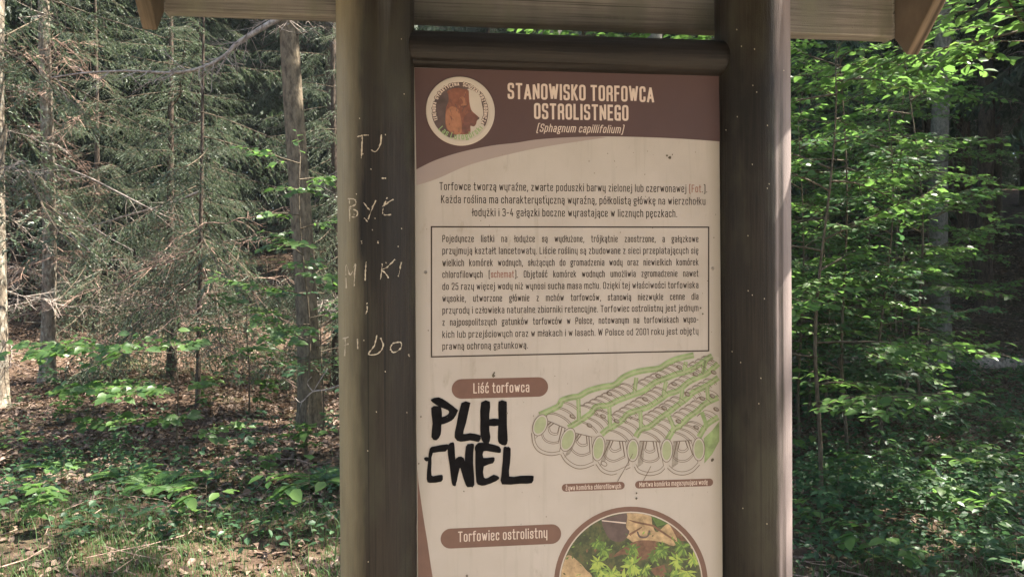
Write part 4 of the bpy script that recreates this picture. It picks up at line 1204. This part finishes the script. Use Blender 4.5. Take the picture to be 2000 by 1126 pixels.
# the long bare bough sweeping down from the thick leaning trunk, pale and dead
def rel(t, px, py, d): return W(px, py, d) - np.array(t.location)
g = Geo()
pth = smooth([rel(tB, *p) for p in ((566, 28, 8.2), (538, 40, 8.1), (500, 62, 8.0), (462, 86, 7.95), (440, 108, 7.9), (400, 130, 7.85), (342, 142, 7.8), (250, 139, 7.8), (165, 143, 7.85), (100, 152, 7.9))], 5)
g.tube(pth, np.interp(np.linspace(0, 1, len(pth)), [0, .35, 1], [.034, .021, .007]), 8, 0)
rg = np.random.default_rng(77)
for k in range(44):
    i = rg.integers(2, len(pth) - 1); p = pth[i]
    l = rg.uniform(.08, .34); d = unit([rg.normal(-.3, .7), rg.normal(0, .6), rg.normal(-.7, .6)])
    c = rg.normal(0, .3, 3)
    q = np.stack([p + d * l * u + c * l * u * u * .6 for u in np.linspace(0, 1, 5)])
    g.tube(q, np.linspace(.006, .0018, 5), 4, 0, False)
    for _ in range(3):
        u = rg.uniform(.3, .9); pp = p + d * l * u + c * l * u * u * .6
        d2 = unit(d + rg.normal(0, .7, 3)); g.tube(np.stack([pp, pp + d2 * l * .25, pp + d2 * l * .5 + rg.normal(0, .02, 3)]), [.003, .002, .0014], 3, 0, False)
tag(g.build('dead_bough', M['dead'], tB, True), 'long pale dead bough arching down to the left')
# bare limbs crossing the gloom right of the slender pale trunk
g = Geo()
for pts, r0 in ((((108, 322, 11.2), (170, 345, 10.9), (230, 375, 10.6), (275, 398, 10.4), (330, 425, 10.2)), .018), (((108, 412, 11.2), (160, 430, 11), (210, 462, 10.8), (262, 490, 10.6)), .016),
    (((395, 372, 10.6), (330, 398, 10.7), (250, 420, 10.9), (170, 442, 11.2), (104, 438, 11.4)), .02), (((108, 430, 11.2), (190, 500, 10.7), (250, 505, 10.5)), .010), (((60, 20, 11.2), (92, 30, 11.4), (35, 34, 11)), .012)):
    q = smooth([rel(tA, *p) for p in pts], 5); n = len(q)
    g.tube(q, np.linspace(r0, r0 * .3, n), 5, 0, False)
    for k in range(12):
        p = q[rg.integers(1, n)]; l = rg.uniform(.1, .45); d = unit([rg.normal(.3, .8), rg.normal(0, .5), rg.normal(-.4, .7)]); c = rg.normal(0, .3, 3)
        g.tube(np.stack([p + d * l * u + c * l * u * u * .5 for u in np.linspace(0, 1, 4)]), np.linspace(.005, .0018, 4), 3, 0, False)
tag(g.build('bare_limbs', M['dead'], tA, True), 'bare grey limbs spreading right')

# ------------------------------------------------------------------ the wood on the hillside
SUN_LIT = [np.array(p) for p in [(0.8, 1.95, 1.0), (0.8, 1.95, 1.5)]] + [W(*p) for p in ((150, 690, 7), (330, 740, 7), (480, 690, 14), (60, 745, 10.5), (40, 860, 7.8), (580, 360, 6.6), (640, 380, 6.6), (470, 650, 9), (1880, 120, 4.4), (1950, 60, 4.2), (1620, 120, 5), (1850, 260, 5.2), (1700, 1070, 4.2), (1985, 1010, 3.4), (395, 1000, 4.9), (560, 1100, 4.5), (300, 1110, 4.5), (92, 560, 11.4), (92, 60, 11.4), (570, 90, 8), (500, 60, 8), (330, 250, 11), (240, 300, 11), (480, 560, 11), (200, 160, 11), (420, 200, 11.5), (300, 400, 11.5), (380, 480, 11.5), (250, 560, 11.5), (450, 380, 12), (150, 420, 11), (520, 500, 12), (640, 240, 10.5), (640, 330, 10.5), (350, 330, 11.5), (400, 560, 11.5), (430, 720, 13), (540, 660, 14.5), (400, 720, 13), (450, 700, 13.5), (350, 730, 12.5), (20, 770, 10), (60, 760, 9.5), (40, 870, 7.5), (10, 850, 8), (500, 680, 14), (420, 740, 12.5), (92, 300, 11.4), (92, 420, 11.4))]
def shades_spot(x, y, H, cb, rad):
    """does a tree standing here keep the sun off one of the sunlit spots?"""
    zb_ = float(ground(x, y))
    for p in SUN_LIT:
        t = ((np.array([x, y]) - p[:2]) @ SUN[:2]) / (SUN[:2] @ SUN[:2])
        if t < .3: continue
        q = p + t * SUN
        h = q[2] - zb_
        if h < 0 or h > H: continue
        dist = math.hypot(x - q[0], y - q[1])
        rr = rad * max(0.15, (H - h) / (H - cb)) if h > cb else .2
        if dist < rr * 1.1: return True
    return False
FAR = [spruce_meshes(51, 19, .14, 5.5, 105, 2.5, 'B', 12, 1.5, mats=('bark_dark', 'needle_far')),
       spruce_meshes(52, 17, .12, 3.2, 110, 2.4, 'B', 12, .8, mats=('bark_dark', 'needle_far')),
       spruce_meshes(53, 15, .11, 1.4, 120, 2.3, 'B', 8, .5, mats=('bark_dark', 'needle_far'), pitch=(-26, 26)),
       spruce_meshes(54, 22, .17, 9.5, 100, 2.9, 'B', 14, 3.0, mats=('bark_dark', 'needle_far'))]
FDIM = [(19, 5.5, 2.3), (17, 3.2, 2.2), (15, 1.4, 2.2), (22, 9.5, 2.7)]
rf = np.random.default_rng(404)
spots = []
keep = [at_px(*p) for p in ((92, 11.5), (604, 8.2), (-4, 10), (335, 11.8), (385, 9.4), (395, 17.0), (655, 11.5), (190, 15.5))]
for _ in range(6000):
    y = rf.uniform(12.5, 62); x = rf.uniform(-.68 * y - 7, .68 * y + 15)
    if y > 34 and abs(x) > .66 * y + 4: continue
    gap = 2.0 if y < 30 else 2.3
    if any((x - a) ** 2 + (y - b) ** 2 < gap * gap for a, b, *_ in spots) or any((x - a) ** 2 + (y - b) ** 2 < 2.4 for a, b in keep): continue
    right = x > .12 * y
    k = int(rf.choice(4, p=[.30, .12, .03, .55] if right else [.25, .33, .30, .12]))
    if x < 1.2 and x > -1.5 and y < 30: k = int(rf.choice([0, 3]))
    px = 1000 + 1600 * x / y
    if 1740 < px < 2150 and y < 44 and k in (1, 2): k = 3
    if 720 < px < 1480 and y < 26 and rf.uniform() < .65: continue
    sc = rf.uniform(.85, 1.15)
    H, cb, rad = FDIM[k]
    if shades_spot(x, y, H * sc, cb * sc, rad * sc): continue
    spots.append((x, y, k, sc))
    if len(spots) >= 285: break
for i in range(16):                         # a closed edge of low crowned spruces along the crest
    y = rf.uniform(44, 54); x = y * (.30 + .24 * (i + rf.uniform(0, 1)) / 16)
    spots.append((x, y, 2, rf.uniform(.9, 1.2)))
for px, y in ((1890, 40), (1925, 43), (1955, 40.5), (1990, 44), (1860, 45)):
    spots.append(((px - 1000) / 1600 * y, y, 2, .8))
for (x, y, k, sc) in spots:
    rz_ = rf.uniform(0, 6.28)
    if any(math.hypot(x - a, y - b) < .5 for a, b in ((.6, 15.8), (-6.2, 14.1), (-4.1, 14.4))): continue   # kept open: the sun reaches the litter bank here
    lab, grp = (('bare lower trunk of a tall spruce in the dark wood right of the stand', 'tall spruces in the wood to the right') if x > .12 * y else ('dark spruce in the wood rising behind the left side of the stand', 'spruces in the wood to the left')) if y > 16 else (('tall spruce at the near edge of the wood right of the stand', 'near spruces right of the stand') if x > .12 * y else ('dark spruce at the near edge of the wood left of the stand', 'near spruces left of the stand'))
    put_tree('spruce_tree', FAR[k], x, y, lab, 'tree', grp, rz_, sc)

# unseen spruces added beyond the right border to shade the thicket
for i in range(400):
    y = rf.uniform(3.5, 13); x = rf.uniform(.66 * y + 2.6, .66 * y + 9)
    if any((x - a) ** 2 + (y - b) ** 2 < 4.5 for a, b, *_ in spots) or shades_spot(x, y, FDIM[1][0] + 2, FDIM[1][1], FDIM[1][2] + 1.2): continue
    spots.append((x, y, 1, 1)); put_tree('spruce_tree', FAR[1 if i % 3 else 0], x, y, 'unseen spruce beyond the right border, added to shade the thicket', 'tree', 'added spruces beyond the right border', i * 1.7, 1.0)

# unseen wood across the path, added to dim the light on the stand
for i, (x, y, k) in enumerate([(-13, -7, 1), (-9.5, -8.5, 2), (-6, -7, 1), (-2.5, -8.2, 2), (0.8, -7.2, 1), (4, -8.4, 2), (7.2, -7.2, 1), (-11, -12, 0), (-4, -12, 0), (2.5, -12, 3), (10.5, -9, 2), (-16, -10, 2)]):
    put_tree('spruce_tree', FAR[k], x, y, 'unseen spruce behind the viewpoint, added to dim the light on the stand', 'tree', 'added spruces across the path', i * 1.1, 1.0)

# grey beeches: one stands in the thicket, the rest are unseen, added for dappled shade
SPOT = [(np.array([0.8, 1.95, 1.2]), .6), (np.array([0.8, 1.95, .6]), .6)] + [(W(*p), r) for p, r in (((110, 690, 7), .36), ((200, 690, 7), .36), ((290, 700, 7), .34), ((140, 770, 7), .3), ((250, 770, 7), .3), ((230, 815, 7), .26), ((510, 320, 6.6), .35), ((570, 370, 6.6), .35), ((640, 370, 6.6), .35), ((400, 1000, 4.9), .3), ((40, 745, 10), .5), ((30, 860, 7.6), .45), ((590, 1100, 4.4), .4), ((450, 1110, 4.4), .4), ((120, 1090, 4.5), .35), ((480, 690, 14), .8), ((430, 720, 13), .6), ((600, 480, 6.6), .25), ((620, 620, 7.6), .3), ((1700, 1070, 4.2), .5), ((80, 1000, 5), .3), ((20, 955, 5), .3), ((1985, 1010, 3.4), .4), ((1880, 120, 4.4), .5), ((1950, 60, 4.2), .5), ((1800, 180, 5), .35), ((1850, 250, 5.2), .4), ((1600, 120, 5.4), .4), ((1580, 260, 5.6), .3), ((1700, 90, 5.4), .35), ((1900, 600, 8), .35), ((1840, 560, 8), .3))]
SPOT += [(W(px, py, d), .22) for px, py, d in zip(rf.uniform(1560, 2000, 12), rf.uniform(760, 1040, 12), rf.uniform(4.6, 8, 12))]
SPOT += [(W(px, py, d), .32) for px, py, d in zip(rf.uniform(1550, 1900, 36), 90 + 560 * rf.uniform(0, 1, 36) ** 1.4, rf.uniform(5.4, 8.5, 36))]
SPOT += [(W(px, py, d), .55) for px, py, d in zip(rf.uniform(120, 560, 26), rf.uniform(110, 600, 26), rf.uniform(10.2, 12, 26))]
SPOT += [(W(px, py, d), .5) for px, py, d in zip(rf.uniform(230, 540, 8), rf.uniform(120, 560, 8), rf.uniform(8.8, 9.6, 8))]
def beech(x, y, H, r, lo, hi, spread, n_limbs, per, label, group=None, seed=1):
    rb = np.random.default_rng(seed)
    g = Geo(); at = trunk_geo(g, H, r, (.003, 0), 14, .35, seed)
    gl = Geo(); P, D, Nn, S = [], [], [], []
    zb_ = float(ground(x, y))
    for k in range(n_limbs):
        z0 = rb.uniform(lo, hi); az = k * 2.4 + rb.uniform(-.3, .3); l = spread * rb.uniform(.55, 1.1) * (1.15 - .6 * (z0 - lo) / (hi - lo))
        p = at(np.array([z0]))[0]; d = np.array([math.cos(az), math.sin(az), rb.uniform(.1, .5)])
        g.tube(np.stack([p, p + d * l * .5, p + d * l + [0, 0, .1]]), [r * .28, r * .17, .008], 5, 0, False)
        u = rb.uniform(.2, 1.08, per)
        P.append(p + d * l * u[:, None] + rb.normal(0, .42, (per, 3)) * np.array([1, 1, .4])); D.append(rb.normal(0, 1, (per, 3)) * np.array([1, 1, .3])); Nn.append(np.array([0, 0, 1.]) + rb.normal(0, .35, (per, 3))); S.append(rb.uniform(.07, .12, per))
    P, D, Nn, S = map(np.concatenate, (P, D, Nn, S))
    Wp = P + np.array([x, y, zb_ - .05]); ok = np.ones(len(P), bool)
    for c, rr in SPOT:                                  # crown leaves cut out so sun reaches chosen spots
        v = Wp - c; t = v @ SUN
        ok &= ~((np.linalg.norm(v - t[:, None] * SUN, axis=1) < rr) & (t > 0))
    P, D, Nn, S = P[ok], D[ok], Nn[ok], S[ok]
    gl.stamp(*LEAF_T, P, frames(D, Nn, S))
    t = thing('beech_tree', (x, y, zb_ - .05), label, 'tree', group)
    g.build('trunk', M['bark_grey'], t, True); gl.build('crown', M['leaf'], t)
x, y = at_px(1838, 12.5)
beech(x, y, 16, .15, 5.5, 14, 2.4, 26, 170, 'grey smooth trunked beech standing in the green thicket right of the stand', None, 9)
for px, d, sd_ in ((1080, 8.6, 21), (1270, 9.6, 22)):
    x, y = at_px(px, d)
    beech(x, y, 16, .14, 7.4, 14.5, 3.7, 40, 320, 'unseen beech behind the printed panel, its high crown added to dapple the clearing', 'added beeches behind the panel', sd_)

for x, y, sd_ in ((8.8, 7.4, 24), (9.8, 11.2, 25), (5.3, 4.9, 26)):  # unseen crowns added to shade the thicket and the clearing
    beech(x, y, 16, .16, 7.0, 14.5, 3.9, 42, 320, 'unseen beech beyond the right border, added to shade thicket and clearing', 'added beeches beyond the right border', sd_)

# ------------------------------------------------------------------ saplings on the left
x, y = at_px(343, 7.0)
put_sapling(sapling_meshes(61, 1.02, [(.92, 178, 1.15, 2), (.95, 120, .6, 5), (.98, 20, .25, 10), (.62, 186, .95, 2), (.66, 240, .4, 0), (.64, 10, .22, 5), (.36, 182, .68, 3), (.40, 300, .25, 0), (.22, 40, .5, 0)], .105, .010, (.01, 0), 'leaf', 1.7, .42, .06, .75), x, y, 'small beech sapling spreading flat sunlit tiers of leaves to the left')
x, y = at_px(596, 6.6)
put_sapling(sapling_meshes(62, 2.45, rand_branches(62, 2.45, 13, .72, .3), .078, .014, (.0, .0), 'leaf', 1.3, .4, .12, .6), x, y, 'sunlit beech sapling in front of the thick leaning trunk')
x, y = at_px(485, 8.8)
put_sapling(sapling_meshes(63, 1.35, rand_branches(63, 1.35, 9, .8, .35), .085, .011, (.0, .0), 'leaf', 1.3, .35, .1, .5), x, y, 'low bushy beech sapling left of the thick leaning trunk, over the bright litter')
x, y = at_px(630, 7.6)
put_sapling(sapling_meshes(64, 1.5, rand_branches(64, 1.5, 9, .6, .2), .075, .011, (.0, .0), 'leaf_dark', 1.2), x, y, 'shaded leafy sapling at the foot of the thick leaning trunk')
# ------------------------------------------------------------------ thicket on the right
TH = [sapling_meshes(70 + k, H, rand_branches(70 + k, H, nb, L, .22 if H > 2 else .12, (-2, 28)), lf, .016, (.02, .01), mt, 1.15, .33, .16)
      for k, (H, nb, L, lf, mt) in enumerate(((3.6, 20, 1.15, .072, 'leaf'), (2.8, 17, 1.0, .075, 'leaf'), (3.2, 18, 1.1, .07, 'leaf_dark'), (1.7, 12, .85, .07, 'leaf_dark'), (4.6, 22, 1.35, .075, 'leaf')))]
OVER = sapling_meshes(78, 3.6, rand_branches(78, 3.6, 15, 1.25, .62, (-4, 22)), .075, .017, (.02, .0), 'leaf', 1.15, .33, .14)
near = [(1600, 5.4, 1, 'slim beech sapling with bright leaves close beside the right post'),
        (2050, 5.3, 0, 'overhanging beech with large bright leaves by the right roof end'),
        (1800, 7.8, 0, 'tall beech sapling in front of the grey beech trunk')]
for px, d, k, lab in near:
    x, y = at_px(px, d); put_sapling(OVER if px > 2000 else TH[k], x, y, lab, 'sapling', None, rf.uniform(0, 6.28), rf.uniform(.98, 1.08) * (1.22 if px > 2000 else 1))
for px, d, k in ((1560, 7.0, 2), (1655, 6.6, 0), (1720, 7.2, 2), (1640, 8.6, 4), (1760, 9.2, 4), (1590, 9.6, 0), (1700, 10.2, 0), (1800, 11, 4), (1560, 11.5, 4), (1660, 12.2, 4), (1480, 9, 4), (1400, 10, 4), (1300, 11, 4), (1200, 11, 0), (1580, 8.2, 3), (1650, 9.4, 3), (1730, 8.8, 3), (1790, 9.9, 3), (1690, 11.2, 3), (1150, 6.8, 4), (1330, 6.4, 4), (1555, 9.2, 3), (1620, 10.4, 3), (1700, 9.6, 1), (1770, 8.4, 3), (1610, 7.6, 3)):
    x, y = at_px(px, d); put_sapling(TH[k], x, y, 'leafy beech sapling in the dense green thicket behind the right post', 'sapling', 'saplings of the thicket', rf.uniform(0, 6.28), rf.uniform(.85, 1.1))

# ------------------------------------------------------------------ fallen log, dead twig, ground plants
a, b = W(1500, 722, 12.3), W(2150, 730, 11.6)
s = np.linspace(0, 1, 24)[:, None]
pts = a + (b - a) * s
pts[:, 2] = np.maximum(ground(pts[:, 0], pts[:, 1]).mean() + .07, .05) + .02 * np.sin(s[:, 0] * 5)
g = Geo(); g.tube(pts - pts.mean(0), np.linspace(.085, .10, 24) * (1 + .05 * np.sin(s[:, 0] * 21)), 14, 0)
for k in range(7):
    p = (pts - pts.mean(0))[rf.integers(2, 22)]; d = unit([rf.normal(0, .5), rf.normal(0, .5), 1]); l = rf.uniform(.1, .3)
    g.tube(np.stack([p, p + d * (.09 + l * .5), p + d * (.09 + l)]), [.02, .013, .006], 5, 0)
o = g.build('fallen_log', M['dead'], None, True); o.location = [float(c) for c in pts.mean(0)]
tag(o, 'grey fallen log lying across the slope behind the thicket on the right', 'log')
g = Geo()                                       # pale broken twig caught in the air beside the left post
c0 = W(610, 755, 5.6)
for pl, r0 in ((((672, 748, 5.5), (640, 760, 5.55), (610, 765, 5.6), (588, 785, 5.6), (576, 776, 5.6)), .006), (((672, 748, 5.5), (720, 770, 5.6), (735, 860, 5.7), (742, 980, 5.75), (742, 1060, 5.78)), .006), (((612, 765, 5.6), (600, 748, 5.6), (609, 735, 5.6)), .003), (((640, 720, 5.6), (625, 742, 5.6), (612, 764, 5.6)), .004), (((590, 782, 5.6), (586, 796, 5.6)), .003)):
    q = smooth([W(*p) - c0 for p in pl], 5); g.tube(q, np.linspace(r0, r0 * .5, len(q)), 5, 0)
o = g.build('dead_twig', M['dead'], None, True); o.location = [float(c) for c in c0]
tag(o, 'pale crooked dead twig sticking out beside the left post', 'twig')

# ferns
def fern_mesh(seed):
    rng = np.random.default_rng(seed); g = Geo()
    for k in range(9):
        az = k * 2 * math.pi / 9 + rng.uniform(-.3, .3); L = rng.uniform(.35, .6)
        u = np.linspace(0, 1, 9)
        h = np.array([math.cos(az), math.sin(az), 0])
        q = h * (L * u ** .9)[:, None] + np.array([0, 0, 1.]) * (L * (.75 * u - .62 * u ** 2))[:, None]
        g.tube(q, np.linspace(.003, .0012, 9), 3, 0, False)
        n = 22; tt = np.linspace(.16, 1, n)
        P = np.stack([np.interp(tt, u, q[:, c]) for c in range(3)], -1)
        T = unit(np.stack([np.interp(tt, u, np.gradient(q[:, c])) for c in range(3)], -1))
        sd = np.cross(T, [0, 0, 1.]); sd = unit(sd)
        for s_ in (1, -1):
            D = unit(sd * s_ + T * .35 + [0, 0, -.12])
            g.stamp(*LEAF_T, P, frames(D, np.cross(T, sd) * 1.0 + rng.normal(0, .1, (n, 3)), L * .24 * np.sin(np.clip(tt, 0, .97) * math.pi) ** .7 + .01, .34))
    return g.mesh('frond', M['fern'])
FERN = [fern_mesh(81), fern_mesh(82)]
for i, (px, d, sc) in enumerate(((240, 6.0, .6), (310, 5.8, .65), (120, 6.6, .6), (635, 6.0, .6), (1660, 6.3, .7), (1810, 5.9, .6), (1900, 6.8, .7))):
    x, y = at_px(px, d)
    o = link('fern', FERN[i % 2]); o.location = (x, y, float(ground(x, y))); o.rotation_euler = (0, 0, i * 1.3); o.scale = (sc,) * 3
    tag(o, 'low green fern growing out of the leaf litter', 'fern', 'ferns on the forest floor')

# seedlings
def seedling(seed, h, n, leaf, mat):
    rng = np.random.default_rng(seed)
    br = [(h * rng.uniform(.45, 1), rng.uniform(0, 360), leaf * rng.uniform(1.2, 2.6), rng.uniform(0, 20)) for _ in range(n)]
    return sapling_meshes(seed, h, br, leaf, .0035, (rng.normal(0, .08), rng.normal(0, .08)), mat, .7, .22, .1)
SD = [seedling(91, .22, 4, .075, 'leaf'), seedling(92, .32, 6, .085, 'leaf'), seedling(93, .16, 4, .05, 'leaf_dark'), seedling(94, .4, 7, .06, 'leaf_dark')]
for px, py, d, k, sc, lab in ((400, 1000, 4.9, 1, 1.0, 'thin sunlit seedling standing alone in the grass left of the stand'),
        (80, 1005, 5.0, 1, .9, 'small leafy seedling near the lower left corner'), (20, 955, 5.0, 0, 1.2, 'broad leaved seedling at the left border'),
        (1700, 1075, 4.2, 1, .95, 'bright seedling at the foot of the right post'), (1745, 1085, 4.2, 0, .9, 'low bright seedling right of the brightest one by the right post'),
        (1990, 1010, 3.4, 3, 1.2, 'sunlit seedling reaching in at the right border'), (1640, 1010, 4.9, 3, 1.0, 'dim leafy seedling just right of the right post')):
    x, y = at_px(px, d)
    put_sapling(SD[k], x, y, lab, 'seedling', None, px * .7, sc, 'seedling')
for i in range(92):
    left = i < 30
    d = rf.uniform(4.6, 11) ; px = rf.uniform(-20, 640) if left else rf.uniform(1560, 2040)
    x, y = at_px(px, d)
    put_sapling(SD[int(rf.integers(0, 4))], x, y, 'low leafy seedling among the leaf litter left of the stand' if left else 'low leafy seedling on the shaded floor right of the stand', 'seedling', 'seedlings on the left' if left else 'seedlings on the right', rf.uniform(0, 6.28), rf.uniform(.7, 1.3), 'seedling')

# leaf litter: curled dry leaves and sticks, past counting
g = Geo()
n = 60000
dd = 3.6 + 22 * rf.uniform(0, 1, n) ** 1.9
px = np.where(rf.uniform(0, 1, n) < .56, rf.uniform(-80, 720, n), rf.uniform(1480, 2080, n))
P = CAM + dd[:, None] * (FWD + ((px - PCX) / FPX)[:, None] * RGT)
P[:, 2] = ground(P[:, 0], P[:, 1]) + rf.uniform(.004, .028, n)
D = rf.normal(0, 1, (n, 3)) * np.array([1, 1, .28]); Nn = np.array([0, 0, 1.]) + rf.normal(0, .27, (n, 3))
keepl = (dd > 5.6) | (rf.uniform(0, 1, n) < .16)
P, D, Nn, dd = P[keepl], D[keepl], Nn[keepl], dd[keepl]; n = len(P)
g.stamp(*LITTER_T, P, frames(D, Nn, rf.uniform(.03, .066, n) * (1 + dd * .02)))
tag(g.build('leaf_litter', M['litter']), 'dry brown leaves covering the forest floor', 'leaf litter', None, 'stuff')
g = Geo()
for _ in range(300):
    d_ = 3.8 + 13 * rf.uniform() ** 1.5; p_ = rf.choice([rf.uniform(-60, 690), rf.uniform(1500, 2060)]); x, y = at_px(p_, d_)
    a_ = rf.uniform(0, 6.28); l = rf.uniform(.1, .5)
    q = np.array([[x + math.cos(a_) * l * u, y + math.sin(a_) * l * u, 0] for u in (-.5, -.1, .25, .5)]) + rf.normal(0, .02, (4, 3))
    q[:, 2] = ground(q[:, 0], q[:, 1]) + .02 + rf.uniform(0, .03, 4)
    g.tube(q, np.linspace(.006, .003, 4) * rf.uniform(.3, .85), 4, 0, False)
tag(g.build('fallen_twigs', M['dead_red']), 'broken twigs strewn over the litter', 'twigs', None, 'stuff')
# undergrowth: small leaves close over the ground
g = Geo()
def cover(n, p0, p1, d0, d1, h, clump):
    c = int(n / clump)
    dc = d0 + (d1 - d0) * rf.uniform(0, 1, c) ** 1.3; pc = rf.uniform(p0, p1, c)
    C = CAM + dc[:, None] * (FWD + ((pc - PCX) / FPX)[:, None] * RGT)
    P = np.repeat(C, clump, 0) + rf.normal(0, .11, (c * clump, 3))
    P[:, 2] = ground(P[:, 0], P[:, 1]) + rf.uniform(.03, h, len(P))
    D = rf.normal(0, 1, P.shape) * np.array([1, 1, .25])
    g.stamp(*LEAF_T, P, frames(D, np.array([0, 0, 1.]) + rf.normal(0, .35, P.shape), rf.uniform(.03, .065, len(P))))
cover(8500, 1540, 2060, 5, 12.5, .30, 26)
cover(2600, 1540, 2060, 4.3, 6.5, .16, 24)
cover(2000, -60, 690, 4.8, 9, .16, 22)
tag(g.build('undergrowth', M['leaf_dark']), 'low green leaves of the undergrowth', 'undergrowth', None, 'stuff')
# grass at the edge of the path
g = Geo()
def blades(n, p0, p1, d0, d1, hmin, hmax):
    dc = rf.uniform(d0, d1, n); pc = rf.uniform(p0, p1, n)
    C = CAM + dc[:, None] * (FWD + ((pc - PCX) / FPX)[:, None] * RGT)
    C[:, 2] = ground(C[:, 0], C[:, 1]) - .005
    keepm = (np.sin(C[:, 0] * 4.1 + 1) * np.sin(C[:, 1] * 3.7) + rf.normal(0, .5, n)) > -.35
    C = C[keepm]; n = len(C)
    az = rf.uniform(0, 6.28, n); h = rf.uniform(hmin, hmax, n) * rf.uniform(.5, 1, n); b = rf.uniform(.15, .9, n) * h
    dirv = np.stack([np.cos(az), np.sin(az), 0 * az], -1); sd = np.stack([-np.sin(az), np.cos(az), 0 * az], -1) * rf.uniform(.0012, .0026, n)[:, None]
    z = np.array([0, 0, 1.])
    p1_ = C + z * (h * .55)[:, None] + dirv * (b * .25)[:, None]; p2_ = C + z * (h * (1 - .15 * b / h))[:, None] + dirv * b[:, None]
    v = np.stack([C - sd, C + sd, p1_ + sd * .8, p1_ - sd * .8, p2_], 1).reshape(-1, 3)
    k = np.arange(n)[:, None] * 5
    g.add(v, [k + np.array([[0, 1, 2, 3]]), k + np.array([[3, 2, 4]])])
blades(5000, -60, 700, 3.9, 5.4, .04, .12); blades(16000, -60, 700, 3.9, 6.4, .02, .08); blades(260, -60, 700, 4.1, 5.0, .15, .38); blades(3000, 1520, 2050, 3.9, 5.0, .04, .15); blades(1500, -60, 700, 5, 7, .04, .12)
tag(g.build('grass', M['grass']), 'thin grass along the edge of the path', 'grass', None, 'stuff')

# ------------------------------------------------------------------ the air: faint summer haze
m = bpy.data.materials.new('thin haze'); m.use_nodes = True
nt = m.node_tree; nt.nodes.remove(nt.nodes['Principled BSDF'])
pv = nt.nodes.new('ShaderNodeVolumePrincipled')
pv.inputs['Color'].default_value = (0.80, 0.90, 0.88, 1); pv.inputs['Density'].default_value = 0.0010; pv.inputs['Anisotropy'].default_value = 0.3
nt.links.new(pv.outputs[0], nt.nodes['Material Output'].inputs['Volume'])
g = Geo(); g.box((-75, -45, -2.5), (75, 115, 42))
tag(g.build('haze', m), 'thin sunlit haze in the wood', 'haze', None, 'stuff')
